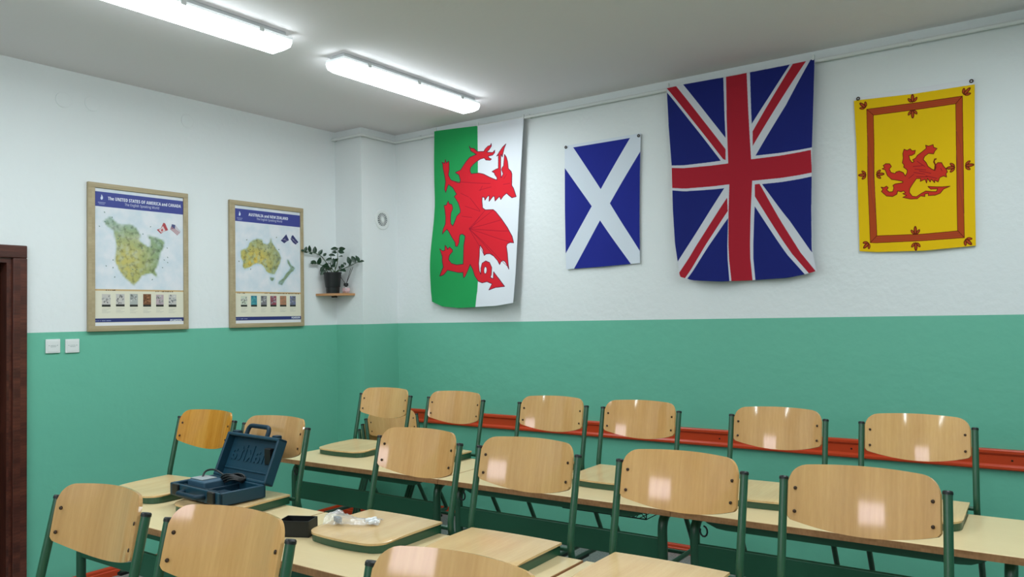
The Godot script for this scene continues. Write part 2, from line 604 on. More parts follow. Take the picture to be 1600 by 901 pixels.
func chair_shapes() -> void:
	# backrest: a bent plywood board between the tubes
	for k in 3:
		var g := []
		var uvs := []
		for j in 9:
			var row := PackedVector3Array()
			var ur := []
			for x in xs_for(0.2025):
				var xx := clampf(x, -0.2, 0.2)
				var y := lerpf(board_low(xx), board_top(xx), j / 8.0)
				var zz := 0.012 - (sqrt(0.45 * 0.45 - x * x) - sqrt(0.45 * 0.45 - 0.2 * 0.2)) - (y - 0.03) * (y - 0.03) / 4.8
				row.append(Vector3(x, y, zz))
				ur.append(Vector2(0.5 + x * 1.2 + 0.12 * (k - 1), 0.3 - y * 1.2 + 0.2 * k))
			g.append(row)
			uvs.append(ur)
		var b := MB.new()
		b.sheet(g, 0.009, uvs)
		shapes["board%d" % k] = b.mesh()
	var s := MB.new()
	s.lathe(Vector3.ZERO, [Vector2(0.0055, 0), Vector2(0.0048, 0.0025), Vector2(0, 0.0035)], 12, Basis(Vector3.RIGHT, Vector3.BACK, Vector3.DOWN))
	shapes.screw = s.mesh()
	# seat
	var g := []
	var uvs := []
	for j in 13:
		var row := PackedVector3Array()
		var ur := []
		for x in xs_for(0.198):
			var t := absf(x) / 0.198
			var zf := 0.375 - 0.022 * t * t
			var q := absf(x) - 0.133
			if q > 0: zf -= 0.065 - sqrt(maxf(0.0, 0.065 * 0.065 - q * q))
			var zr := 0.002 + 0.008 * t * t
			var v := j / 12.0
			var z := lerpf(zf, zr, v)
			var y := 0.455 - 0.006 * sin(PI * clampf(v * 1.15, 0.0, 1.0)) * (1.0 - t * t) - 0.007 * pow(1.0 - v, 6.0)
			row.append(Vector3(x, y, z))
			ur.append(Vector2(0.5 + x * 1.4, 0.1 + z * 1.8))
		g.append(row)
		uvs.append(ur)
	s = MB.new()
	s.sheet(g, 0.008, uvs)
	shapes.seat = s.mesh()
	# green band under the seat
	var outl := []
	for p in [Vector2(-0.19, 0.008), Vector2(-0.192, 0.28)]: outl.append(p)
	for k in 9:
		var a := PI - PI / 2 * k / 8.0
		outl.append(Vector2(-0.133 + 0.059 * cos(a), 0.296 + 0.059 * sin(a)))
	for k in 7:
		var x := lerpf(-0.1, 0.1, k / 6.0)
		outl.append(Vector2(x, 0.368 - 0.012 * (x / 0.131) * (x / 0.131)))
	for k in 9:
		var a := PI / 2 - PI / 2 * k / 8.0
		outl.append(Vector2(0.133 + 0.059 * cos(a), 0.296 + 0.059 * sin(a)))
	for p in [Vector2(0.192, 0.28), Vector2(0.19, 0.008)]: outl.append(p)
	s = MB.new()
	var nn := outl.size()
	var c := Vector2(0, 0.18)
	for i in nn:
		var p: Vector2 = outl[i]
		var q: Vector2 = outl[(i + 1) % nn]
		var pi := c + (p - c) * 0.94
		var qi := c + (q - c) * 0.93
		var y0 := 0.412
		var y1 := 0.4475
		s.quad(Vector3(p.x, y0, p.y), Vector3(q.x, y0, q.y), Vector3(q.x, y1, q.y), Vector3(p.x, y1, p.y))
		s.quad(Vector3(qi.x, y0, qi.y), Vector3(pi.x, y0, pi.y), Vector3(pi.x, y1, pi.y), Vector3(qi.x, y1, qi.y))
		s.quad(Vector3(p.x, y1, p.y), Vector3(q.x, y1, q.y), Vector3(qi.x, y1, qi.y), Vector3(pi.x, y1, pi.y))
		s.quad(Vector3(pi.x, y0, pi.y), Vector3(qi.x, y0, qi.y), Vector3(q.x, y0, q.y), Vector3(p.x, y0, p.y))
	shapes.seat_frame = s.mesh()
	# side tube: backrest, seat corner, leg slanting back, runner on the floor
	s = MB.new()
	var path := bent([Vector3(0, 0.742, -0.08), Vector3(0, 0.418, -0.004), Vector3(0, 0.05, -0.215)], 0.06)
	path.append_array(bent([Vector3(0, 0.045, -0.218), Vector3(0, 0.0135, -0.23), Vector3(0, 0.0135, 0.26)], 0.03))
	s.tube(path, 0.0125, 14)
	shapes.side_tube = s.mesh()
	s = MB.new()
	s.lathe(Vector3(0, 0.738, -0.079), [Vector2(0.0138, 0), Vector2(0.0138, 0.007), Vector2(0.0115, 0.0105), Vector2(0, 0.0115)], 14, Basis(Vector3.RIGHT, -0.235))
	shapes.end_cap = s.mesh()
	s = MB.new()
	s.tube(PackedVector3Array([Vector3(-0.22, 0.425, -0.02), Vector3(0.22, 0.425, -0.02)]), 0.009, 10)
	shapes.seat_bar = s.mesh()
	s = MB.new()
	s.tube(PackedVector3Array([Vector3(-0.22, 0.0135, -0.14), Vector3(0.22, 0.0135, -0.14)]), 0.011, 10)
	shapes.floor_bar = s.mesh()
	shapes.glide = boxes([[Vector3(0, 0.009, 0.2), Vector3(0.032, 0.018, 0.14)]], 0.006)


func chair(x: float, z: float, turn: float, y: float, wood_: String, label: String, group: String, upright := 0.0) -> Node3D:
	if shapes.is_empty(): chair_shapes()
	var o := thing("school_chair", label, "chair", Vector3(x, y, z), turn, group)
	var k := rng.randi_range(0, 2)
	var bd := put("backrest", shapes["board%d" % k], M[wood_], o)
	bd.position = Vector3(0, 0.745, -0.0805)
	bd.rotation.x = -0.235 + upright
	for p in [Vector2(-0.184, -0.03), Vector2(-0.184, -0.098), Vector2(0.184, -0.03), Vector2(0.184, -0.098)]:
		var sc := put("screw", shapes.screw, M.screw, bd)
		sc.position = Vector3(p.x, p.y, 0.0125 - (sqrt(0.2025 - p.x * p.x) - sqrt(0.2025 - 0.04)))
		sc.rotation.y = -p.x / 0.45
	put("seat", shapes.seat, M.seat, o)
	put("seat_frame", shapes.seat_frame, M.metal, o)
	for s in [-0.22, 0.22]:
		var t := put("side_tube", shapes.side_tube, M.metal, o)
		t.position.x = s
		put("end_cap", shapes.end_cap, M.black, t)
		put("glide", shapes.glide, M.black, t)
	put("seat_bar", shapes.seat_bar, M.metal_dark, o)
	put("floor_bar", shapes.floor_bar, M.metal_dark, o)
	return o


func desk(x0: float, z0: float, basket: bool, label: String, w := 1.297) -> Node3D:
	# x0: left end, z0: rear edge; 0.56 m deep
	var dp := 0.56
	var o := thing("school_desk", label, "desk", Vector3(x0 + w / 2, 0, z0 + dp / 2))
	put("tabletop", boxes([[Vector3(0, DESK - 0.0125, 0), Vector3(w - 0.006, 0.025, dp - 0.006)]], 0.002), M.desk, o)
	put("edge_band", boxes([[Vector3(0, DESK - 0.014, dp / 2 - 0.002), Vector3(w, 0.0245, 0.004)], [Vector3(0, DESK - 0.014, -dp / 2 + 0.002), Vector3(w, 0.0245, 0.004)], [Vector3(w / 2 - 0.002, DESK - 0.014, 0), Vector3(0.004, 0.0245, dp - 0.008)], [Vector3(-w / 2 + 0.002, DESK - 0.014, 0), Vector3(0.004, 0.0245, dp - 0.008)]]), M.edge, o)
	# rail under the top with rounded lower corners
	var b := MB.new()
	var outl := PackedVector2Array([Vector2(-0.52, DESK - 0.026), Vector2(-0.5, DESK - 0.042), Vector2(-0.46, DESK - 0.058), Vector2(-0.42, DESK - 0.062), Vector2(0.42, DESK - 0.062), Vector2(0.46, DESK - 0.058), Vector2(0.5, DESK - 0.042), Vector2(0.52, DESK - 0.026)])
	b.prism(outl, Vector3(0, 0, dp / 2 - 0.045), Basis(), -0.01, 0.01)
	b.prism(outl, Vector3(0, 0, -dp / 2 + 0.06), Basis(), -0.01, 0.01)
	put("rail", b.mesh(), M.metal_dark, o)
	for s in [-1, 1]:
		b = MB.new()
		var x: float = s * (w / 2 - 0.074)
		b.tube(bent([Vector3(x, DESK - 0.046, -0.2), Vector3(x, DESK - 0.046, 0.2), Vector3(x, 0.03, 0.2)], 0.075), 0.021, 14)
		put("leg", b.mesh(), M.metal, o)
		b = MB.new()
		b.tube(bent([Vector3(x, 0.06, -0.27), Vector3(x, 0.025, -0.24), Vector3(x, 0.025, 0.26)], 0.02), 0.02, 12)
		put("foot", b.mesh(), M.metal_dark, o)
		put("foot_cap", boxes([[Vector3(x, 0.022, 0.255), Vector3(0.048, 0.044, 0.05)]], 0.01), M.black, o)
		put("foot_cap", boxes([[Vector3(x, 0.022, -0.255), Vector3(0.048, 0.044, 0.06)]], 0.01), M.black, o)
	put("beam", boxes([[Vector3(0, 0.5625, 0.2), Vector3(w - 0.167, 0.105, 0.022)]], 0.006), M.metal_dark, o)
	if basket:
		b = MB.new()
		for zz in [-0.16, 0.1]:
			b.tube(PackedVector3Array([Vector3(0.0, 0.684, zz), Vector3(0.45, 0.684, zz)]), 0.003, 6)
			b.tube(PackedVector3Array([Vector3(0.0, 0.656, zz), Vector3(0.45, 0.656, zz)]), 0.003, 6)
			var zig := PackedVector3Array()
			for i in 17: zig.append(Vector3(i * 0.028125, 0.684 if i % 2 else 0.656, zz))
			b.tube(zig, 0.0025, 6)
		for i in 13:
			b.tube(PackedVector3Array([Vector3(i * 0.0375, 0.656, -0.16), Vector3(i * 0.0375, 0.656, 0.1)]), 0.002, 6)
		for xx in [0.0, 0.45]:
			for zz in [-0.16, 0.1]:
				b.tube(PackedVector3Array([Vector3(xx, 0.656, zz), Vector3(xx, 0.735, zz)]), 0.0028, 6)
		put("wire_basket", b.mesh(), M.black, o)
	b = MB.new()
	var ring := PackedVector3Array()
	for k in 10: ring.append(Vector3(-0.52 + 0.016 * sin(k * TAU / 11), 0.68 + 0.022 * cos(k * TAU / 11), 0.235))
	b.tube(ring, 0.004, 8)
	put("bag_hook", b.mesh(), M.black, o)
	return o


func furniture() -> void:
	desk(1.012, 1.268, false, "back-row wooden school desk standing nearest the corner pillar")
	desk(2.312, 1.268, true, "middle wooden school desk of the back row, with a wire basket underneath")
	desk(3.611, 1.268, false, "wooden school desk at the right end of the back row")
	desk(1.118, 2.612, false, "second-row wooden school desk nearest the door, under the chairs carrying the tool case", 1.22)
	desk(2.342, 2.612, false, "second-row wooden school desk with the small black open box on it")
	desk(3.65, 2.612, false, "second-row wooden school desk at right, mostly hidden under hung chairs")
	desk(2.28, 3.94, false, "wooden school desk of the nearest row, left, below the frame")
	desk(3.585, 3.94, false, "wooden school desk of the nearest row, right, below the frame")
	var up := DESK - 0.412 + 0.001
	var zb := 1.25
	var g := "chairs hung on the back row of desks"
	chair(1.303, zb, 0.02, up, "wood_a", "back-row hung chair nearest the corner pillar, with stacked chairs behind it", g)
	chair(1.898, zb, -0.02, up, "wood_b", "second back-row hung chair from the pillar, below the red dragon flag", g)
	chair(2.611, zb, 0.03, up, "wood_a", "third back-row hung chair from the pillar, left of the close pair's gap", g)
	chair(3.156, zb, 0.0, up, "wood_c", "fourth back-row hung chair from the pillar, below the blue diagonal-cross flag", g)
	chair(3.875, zb, 0.02, up, "wood_b", "fifth back-row hung chair from the pillar, below the large red-white-blue flag", g)
	chair(4.471, zb, 0.02, up, "wood_a", "last hung chair at the right end of the back row", g)
	zb = 2.597
	g = "chairs hung on the second row of desks"
	chair(1.333, zb, 0.055, up, "wood_y", "hung chair with a darker yellow-orange backrest, left of the open tool case lid", g, -0.04)
	chair(1.89, zb, 0.055, up, "wood_b", "hung chair partly hidden behind the open lid of the blue tool case", g, -0.04)
	chair(2.807, zb, 0.0, up, "wood_c", "hung chair with a crumpled clear plastic bag lying on its seat", g, -0.04)
	chair(3.351, zb, 0.015, up, "wood_a", "second-row hung chair just right of the chair carrying the plastic bag", g, -0.04)
	chair(3.957, zb, -0.01, up, "wood_c", "second from the right among hung chairs of the second row", g, -0.04)
	chair(4.524, zb, 0.03, up, "wood_b", "rightmost and largest-looking hung chair of the second row", g, -0.04)
	g = "chairs hung on the nearest row of desks"
	chair(2.795, 3.908, 0.042, up, "wood_b", "nearest-row chair at far left, beside the dark door frame", g)
	chair(3.34, 3.88, 0.075, up, "wood_c", "nearest-row chair in front of the small black open box", g, -0.05)
	chair(4.05, 3.88, 0.0, up, "wood_a", "nearest-row chair showing only its backrest top at the bottom edge", g, -0.085)
	g = "stacked chairs in the corner"
	for n in 3:
		chair(0.76 - 0.057 * (2 - n), 0.50 - 0.019 * (2 - n), 1.25, 0.046 * n, ["wood_a", "wood_b", "wood_c"][n], ["bottom chair of the three stacked on the floor beside the pillar", "middle chair of the three stacked on the floor beside the pillar", "topmost chair of the three stacked on the floor beside the pillar"][n], g)


# ---------------------------------------------------------------- flags
func along(L: Array, t: float) -> Vector2:
	var total := 0.0
	for i in L.size() - 1: total += L[i].distance_to(L[i + 1])
	var want := t * total
	for i in L.size() - 1:
		var d: float = L[i].distance_to(L[i + 1])
		if want <= d or i == L.size() - 2: return L[i].lerp(L[i + 1], clampf(want / d, 0.0, 1.0))
		want -= d
	return L[-1]


func flag_mesh(edges: Array, z: float, wave: Callable) -> ArrayMesh:
	var T: Array = edges[0]
	var R: Array = edges[1]
	var B: Array = edges[2]
	var L: Array = edges[3]
	var g := []
	var uvs := []
	var nu := 36
	var nv := 48
	for j in nv + 1:
		var v := 1.0 - float(j) / nv
		var row := PackedVector3Array()
		var ur := []
		for i in nu + 1:
			var u := float(i) / nu
			var p := along(T, u) * (1 - v) + along(B, u) * v + along(L, v) * (1 - u) + along(R, v) * u
			p -= T[0] * (1 - u) * (1 - v) + T[-1] * u * (1 - v) + B[0] * (1 - u) * v + B[-1] * u * v
			row.append(Vector3(p.x, p.y, z + wave.call(u, v)))
			ur.append(Vector2(u, v))
		g.append(row)
		uvs.append(ur)
	var b := MB.new()
	b.sheet(g, 0.0008, uvs)
	return b.mesh()


func grommet(parent: Node3D, at: Vector3) -> void:
	var b := MB.new()
	var ring := PackedVector3Array()
	for k in 13: ring.append(at + Vector3(cos(k * TAU / 12), sin(k * TAU / 12), 0) * 0.008)
	b.tube(ring, 0.003, 6)
	put("grommet", b.mesh(), M.screw, parent)


func flags() -> void:
	# green and white flag with the red dragon, hung lengthwise from the pipe
	var E: Array = [[Vector2(0.8005,3.1312),Vector2(1.2431,3.1067),Vector2(1.694,3.0978)],
	[Vector2(1.694,3.0978),Vector2(1.6645,2.7305),Vector2(1.6363,2.2942),Vector2(1.6093,1.9063),Vector2(1.5866,1.6979)],
	[Vector2(0.7399,1.7298),Vector2(0.849,1.6879),Vector2(1.0228,1.6711),Vector2(1.2108,1.6746),Vector2(1.4294,1.6796),Vector2(1.5866,1.6979)],
	[Vector2(0.8005,3.1312),Vector2(0.7978,2.8389),Vector2(0.7912,2.5224),Vector2(0.7707,2.2075),Vector2(0.7444,1.9455),Vector2(0.7347,1.8142),Vector2(0.7399,1.7298)]]
	var dragon := [Vector2(0.4127,0.1073),Vector2(0.4293,0.1192),Vector2(0.4652,0.1228),Vector2(0.5046,0.1425),Vector2(0.5753,0.1462),Vector2(0.5906,0.1333),Vector2(0.6185,0.1214),Vector2(0.6467,0.1189),Vector2(0.6555,0.1088),Vector2(0.6594,0.123),Vector2(0.6322,0.1427),Vector2(0.6104,0.1504),Vector2(0.6173,0.154),Vector2(0.6744,0.1598),Vector2(0.6976,0.1492),Vector2(0.6965,0.1631),Vector2(0.6752,0.1739),Vector2(0.6248,0.1763),Vector2(0.6348,0.1864),Vector2(0.6624,0.1946),Vector2(0.6482,0.2004),Vector2(0.6002,0.1948),Vector2(0.5805,0.1824),Vector2(0.5386,0.1856),Vector2(0.4938,0.1966),Vector2(0.4552,0.2118),Vector2(0.4296,0.2262),Vector2(0.4238,0.2447),Vector2(0.4377,0.2611),Vector2(0.5163,0.2607),Vector2(0.5684,0.2689),Vector2(0.5851,0.2731),Vector2(0.6436,0.2911),Vector2(0.6887,0.3034),Vector2(0.7335,0.3141),Vector2(0.736,0.3019),Vector2(0.7066,0.2814),Vector2(0.7031,0.2734),Vector2(0.6742,0.2637),Vector2(0.7178,0.2543),Vector2(0.7459,0.2516),Vector2(0.7411,0.1788),Vector2(0.7208,0.1834),Vector2(0.7494,0.1624),Vector2(0.7849,0.1389),Vector2(0.8208,0.1248),Vector2(0.8039,0.1465),Vector2(0.7932,0.1703),Vector2(0.7855,0.1928),Vector2(0.7721,0.178),Vector2(0.7679,0.1808),Vector2(0.7728,0.252),Vector2(0.7832,0.3051),Vector2(0.804,0.2849),Vector2(0.7841,0.262),Vector2(0.7866,0.253),Vector2(0.8044,0.2419),Vector2(0.8093,0.1808),Vector2(0.8321,0.198),Vector2(0.8494,0.2241),Vector2(0.8616,0.262),Vector2(0.8934,0.28),Vector2(0.9048,0.2964),Vector2(0.9085,0.3581),Vector2(0.9298,0.3756),Vector2(0.9635,0.423),Vector2(0.9174,0.4252),Vector2(0.8952,0.4157),Vector2(0.8536,0.3952),Vector2(0.8198,0.4062),Vector2(0.7894,0.4243),Vector2(0.7727,0.4063),Vector2(0.7604,0.4118),Vector2(0.7232,0.428),Vector2(0.7124,0.4011),Vector2(0.6965,0.4017),Vector2(0.6527,0.4254),Vector2(0.6513,0.3943),Vector2(0.6322,0.3978),Vector2(0.6039,0.4163),Vector2(0.5968,0.4003),Vector2(0.5707,0.3972),Vector2(0.5703,0.419),Vector2(0.5803,0.4569),Vector2(0.6137,0.4697),Vector2(0.7039,0.4733),Vector2(0.7367,0.4875),Vector2(0.8091,0.5315),Vector2(0.8815,0.5835),Vector2(0.9412,0.6362),Vector2(0.9461,0.6453),Vector2(0.962,0.6726),Vector2(0.9234,0.6676),Vector2(0.8924,0.6719),Vector2(0.8829,0.6849),Vector2(0.9001,0.7244),Vector2(0.9145,0.774),Vector2(0.9278,0.8115),Vector2(0.9013,0.7833),Vector2(0.879,0.7659),Vector2(0.8539,0.7586),Vector2(0.8332,0.7638),Vector2(0.8204,0.7783),Vector2(0.7902,0.7543),Vector2(0.7384,0.7278),Vector2(0.6869,0.7124),Vector2(0.6436,0.7116),Vector2(0.6168,0.7192),Vector2(0.5937,0.6831),Vector2(0.5622,0.6607),Vector2(0.5562,0.6745),Vector2(0.5571,0.7201),Vector2(0.554,0.7621),Vector2(0.5689,0.8013),Vector2(0.5927,0.8215),Vector2(0.5858,0.7879),Vector2(0.5976,0.7604),Vector2(0.6401,0.7498),Vector2(0.6914,0.7607),Vector2(0.7261,0.7899),Vector2(0.7295,0.8283),Vector2(0.7203,0.8436),Vector2(0.7564,0.8518),Vector2(0.753,0.8135),Vector2(0.8272,0.8567),Vector2(0.8961,0.9023),Vector2(0.7976,0.9002),Vector2(0.7177,0.9114),Vector2(0.7492,0.8794),Vector2(0.6835,0.8649),Vector2(0.6229,0.8692),Vector2(0.5711,0.8593),Vector2(0.5167,0.8276),Vector2(0.4831,0.7877),Vector2(0.4508,0.762),Vector2(0.4511,0.7608),Vector2(0.4249,0.7945),Vector2(0.3984,0.8251),Vector2(0.3792,0.8324),Vector2(0.3692,0.8022),Vector2(0.3156,0.8035),Vector2(0.2469,0.7972),Vector2(0.1985,0.7936),Vector2(0.1602,0.8185),Vector2(0.1123,0.8326),Vector2(0.1339,0.8034),Vector2(0.155,0.7769),Vector2(0.144,0.745),Vector2(0.1438,0.7161),Vector2(0.1224,0.689),Vector2(0.1099,0.6775),Vector2(0.1471,0.6871),Vector2(0.171,0.6836),Vector2(0.171,0.6548),Vector2(0.1933,0.6674),Vector2(0.1979,0.6769),Vector2(0.2239,0.6639),Vector2(0.2531,0.6779),Vector2(0.2545,0.689),Vector2(0.2225,0.7085),Vector2(0.2119,0.7342),Vector2(0.2418,0.7544),Vector2(0.2971,0.7613),Vector2(0.3707,0.7567),Vector2(0.373,0.7174),Vector2(0.3762,0.6546),Vector2(0.3897,0.6112),Vector2(0.3889,0.6015),Vector2(0.3612,0.591),Vector2(0.3344,0.594),Vector2(0.3257,0.6125),Vector2(0.3243,0.6377),Vector2(0.3056,0.66),Vector2(0.2849,0.657),Vector2(0.2834,0.638),Vector2(0.2434,0.6081),Vector2(0.2029,0.5746),Vector2(0.1814,0.565),Vector2(0.1546,0.5778),Vector2(0.1312,0.5928),Vector2(0.1361,0.565),Vector2(0.1583,0.5361),Vector2(0.1554,0.4977),Vector2(0.1382,0.4558),Vector2(0.1221,0.4293),Vector2(0.1504,0.4287),Vector2(0.1743,0.405),Vector2(0.1884,0.4212),Vector2(0.2196,0.4249),Vector2(0.2346,0.4474),Vector2(0.2159,0.4726),Vector2(0.2146,0.5013),Vector2(0.2239,0.5332),Vector2(0.249,0.546),Vector2(0.2678,0.5238),Vector2(0.286,0.4923),Vector2(0.3252,0.4705),Vector2(0.324,0.4548),Vector2(0.2948,0.4165),Vector2(0.2462,0.3807),Vector2(0.2732,0.3686),Vector2(0.2245,0.3293),Vector2(0.1761,0.3118),Vector2(0.1625,0.3246),Vector2(0.1422,0.3562),Vector2(0.1279,0.3371),Vector2(0.1413,0.2948),Vector2(0.1302,0.2593),Vector2(0.1121,0.2206),Vector2(0.1084,0.1946),Vector2(0.098,0.1848),Vector2(0.1328,0.1916),Vector2(0.1396,0.1692),Vector2(0.1534,0.1907),Vector2(0.1807,0.1805),Vector2(0.1842,0.1967),Vector2(0.1848,0.2288),Vector2(0.1752,0.2605),Vector2(0.2031,0.287),Vector2(0.2785,0.3034),Vector2(0.309,0.3058),Vector2(0.3153,0.2902),Vector2(0.2977,0.2612),Vector2(0.2568,0.2472),Vector2(0.317,0.235),Vector2(0.3431,0.2154),Vector2(0.3822,0.1891),Vector2(0.4211,0.1691),Vector2(0.4923,0.1573),Vector2(0.4594,0.1445),Vector2(0.4331,0.1352)]
	var hole := [Vector2(0.666,0.8017),Vector2(0.665,0.8101),Vector2(0.6604,0.8168),Vector2(0.6533,0.8203),Vector2(0.6449,0.82),Vector2(0.637,0.8159),Vector2(0.6311,0.8089),Vector2(0.6285,0.8003),Vector2(0.6295,0.7918),Vector2(0.6341,0.7851),Vector2(0.6413,0.7816),Vector2(0.6496,0.782),Vector2(0.6575,0.7861),Vector2(0.6634,0.7931)]
	var lines := [Vector2(0.4324,0.5637),Vector2(0.9514,0.67),Vector2(0.4324,0.5637),Vector2(0.9199,0.7987),Vector2(0.4324,0.5637),Vector2(0.8235,0.7733),Vector2(0.4324,0.5637),Vector2(0.7384,0.7278),Vector2(0.4324,0.5637),Vector2(0.6167,0.7174),Vector2(0.4324,0.5637),Vector2(0.6164,0.4683),Vector2(0.4324,0.5637),Vector2(0.7041,0.4764),Vector2(0.4324,0.5637),Vector2(0.8093,0.5346),Vector2(0.4324,0.5637),Vector2(0.9016,0.6037),Vector2(0.4153,0.3891),Vector2(0.3206,0.3632),Vector2(0.4287,0.3928),Vector2(0.5516,0.4709),Vector2(0.3768,0.4377),Vector2(0.5518,0.474),Vector2(0.3472,0.493),Vector2(0.4617,0.504),Vector2(0.4401,0.572),Vector2(0.5538,0.5022),Vector2(0.2306,0.2941),Vector2(0.6608,0.3279),Vector2(0.53,0.3572),Vector2(0.6716,0.3475),Vector2(0.5432,0.3612),Vector2(0.5682,0.3346),Vector2(0.8148,0.3134),Vector2(0.8447,0.2913),Vector2(0.8848,0.3438),Vector2(0.8102,0.3438)]
	var split: Array = [Vector2(0.5021,-0.0012),Vector2(0.5128,0.2607),Vector2(0.5378,0.6491),Vector2(0.5703,0.914),Vector2(0.5622,1.0001)]
	var im := Image.create(1024, 2000, false, Image.FORMAT_RGB8)
	im.fill(rgb(222, 224, 230))
	fill(im, [Vector2(-0.1, -0.1), Vector2(split[0].x, -0.1)] + split + [Vector2(split[-1].x, 1.1), Vector2(-0.1, 1.1)], rgb(40, 152, 84))
	fill(im, dragon, rgb(212, 38, 50))
	fill(im, hole, rgb(222, 224, 230))
	for i in dragon.size(): stroke(im, dragon[i], dragon[(i + 1) % dragon.size()], 7.0, rgb(96, 24, 52))
	for i in hole.size(): stroke(im, hole[i], hole[(i + 1) % hole.size()], 6.0, rgb(96, 24, 52))
	for i in range(0, lines.size(), 2): stroke(im, lines[i], lines[i + 1], 4.0, rgb(150, 24, 46))
	var o := thing("flag", "green and white flag with a red dragon hung lengthwise near the pillar", "flag", Vector3.ZERO)
	put("cloth", flag_mesh(E, 0.05, func(u: float, v: float) -> float: return 0.012 * sin(u * 7.0 + v * 2.0) * (0.3 + v) + 0.022 * v * sin(v * 11.0 + u * 5.0) * (1.0 - u) + 0.03 * v * v * u), cloth(finish(im, 512, 1000)), o)
	for u in [0.01, 0.5, 0.99]:
		var p := along(E[0], u)
		put("hook", boxes([[Vector3(p.x, p.y + 0.012, 0.042), Vector3(0.012, 0.03, 0.02)]], 0.003), M.trim, o)
	# blue flag with a white diagonal cross
	E = [[Vector2(2.0278,2.8425),Vector2(2.6443,2.8451)],
	[Vector2(2.6443,2.8451),Vector2(2.6266,2.517),Vector2(2.6164,2.222),Vector2(2.6132,1.9468)],
	[Vector2(2.0194,1.9331),Vector2(2.3126,1.9367),Vector2(2.6132,1.9468)],
	[Vector2(2.0278,2.8425),Vector2(2.0209,2.3765),Vector2(2.0194,1.9331)]]
	var blue: Array = [[Vector2(0.1181,0.023),Vector2(0.8664,0.0235),Vector2(0.4934,0.3891)],
	[Vector2(-0.0028,0.1777),Vector2(0.3696,0.5149),Vector2(-0.004,0.8758)],
	[Vector2(0.9984,0.1421),Vector2(0.6185,0.5108),Vector2(1.0022,0.9084)],
	[Vector2(0.4839,0.6349),Vector2(0.1058,1.0043),Vector2(0.89,1.0068)]]
	im = Image.create(768, 1152, false, Image.FORMAT_RGB8)
	im.fill(rgb(214, 220, 230))
	for p in blue: fill(im, p, rgb(38, 46, 138))
	o = thing("flag", "blue flag with a white diagonal cross pinned flat to the wall", "flag", Vector3.ZERO)
	put("cloth", flag_mesh(E, 0.014, func(u: float, v: float) -> float: return 0.004 * sin(u * 9.0 + v * 3.0) * v + 0.004 * v), cloth(finish(im, 384, 576)), o)
	grommet(o, Vector3(E[0][0].x + 0.012, E[0][0].y - 0.012, 0.019))
	grommet(o, Vector3(E[0][-1].x - 0.016, E[0][-1].y - 0.016, 0.019))
	# large red, white and blue flag
	E = [[Vector2(2.8626,3.1143),Vector2(3.3533,3.1063),Vector2(3.8247,3.1104)],
	[Vector2(3.8247,3.1104),Vector2(3.8085,2.8058),Vector2(3.7912,2.5153),Vector2(3.7766,2.2073),Vector2(3.7724,1.9675),Vector2(3.7928,1.833)],
	[Vector2(2.928,1.8373),Vector2(3.0106,1.8093),Vector2(3.2027,1.794),Vector2(3.4051,1.7947),Vector2(3.6158,1.7998),Vector2(3.7178,1.816),Vector2(3.7928,1.833)],
	[Vector2(2.8626,3.1143),Vector2(2.87,2.8666),Vector2(2.8864,2.5769),Vector2(2.8884,2.2906),Vector2(2.8982,2.0619),Vector2(2.928,1.8373)]]
	blue = [[Vector2(0.1244,0.0008),Vector2(0.4093,0.001),Vector2(0.4152,0.3)],
	[Vector2(0.0022,0.0275),Vector2(0.3745,0.4084),Vector2(0.0005,0.4158)],
	[Vector2(0.5899,0.0008),Vector2(0.8462,0.0028),Vector2(0.7158,0.1359),Vector2(0.5987,0.2504)],
	[Vector2(0.9983,-0.0003),Vector2(1.0017,0.4177),Vector2(0.6204,0.406),Vector2(0.8264,0.1914),Vector2(0.9742,-0.0001)],
	[Vector2(0.0004,0.5472),Vector2(0.3964,0.5452),Vector2(0.2377,0.6965),Vector2(0.0002,0.9206),Vector2(-0,0.8229)],
	[Vector2(0.4191,0.6924),Vector2(0.3843,1.0019),Vector2(0.0599,0.9989)],
	[Vector2(0.6634,0.546),Vector2(1.0002,0.554),Vector2(0.9957,0.9094),Vector2(0.8491,0.7362)],
	[Vector2(0.6092,0.6473),Vector2(0.5666,1.0006),Vector2(0.7933,1.0013),Vector2(0.9175,1.001)]]
	var red: Array = [[Vector2(0.4288,0.0007),Vector2(0.5672,0.0002),Vector2(0.5885,0.4206),Vector2(0.993,0.4283),Vector2(1.0016,0.5355),Vector2(0.5941,0.5234),Vector2(0.5458,1.0012),Vector2(0.3991,1.0023),Vector2(0.434,0.5285),Vector2(-0.0035,0.534),Vector2(-0.0027,0.4294),Vector2(0.4273,0.4267)],
	[Vector2(0.0018,0.0048),Vector2(0.0719,0.003),Vector2(0.4123,0.3557),Vector2(0.4095,0.4085),Vector2(0.3914,0.4014)],
	[Vector2(0.8658,0.0018),Vector2(0.9465,0.0023),Vector2(0.6019,0.3576),Vector2(0.6036,0.288)],
	[Vector2(0.4162,0.5924),Vector2(0.4187,0.6577),Vector2(0.0375,1.0032),Vector2(0.005,0.999),Vector2(-0.0026,0.9811)],
	[Vector2(0.6119,0.5427),Vector2(0.6456,0.543),Vector2(0.9945,0.999),Vector2(0.947,1.001),Vector2(0.6115,0.5999)]]
	im = Image.create(1024, 1536, false, Image.FORMAT_RGB8)
	im.fill(rgb(206, 206, 214))
	for p in blue: fill(im, p, rgb(31, 39, 112))
	for p in red: fill(im, p, rgb(168, 36, 50))
	o = thing("flag", "large red, white and blue flag of crossed bars hung lengthwise from the pipe", "flag", Vector3.ZERO)
	put("cloth", flag_mesh(E, 0.058, func(u: float, v: float) -> float: return 0.01 * sin(u * 6.5 + 0.6) * v + 0.008 * sin(u * 17.0 + v * 2.0) * v * v + 0.012 * sin(v * 5.0) * u), cloth(finish(im, 512, 768)), o)
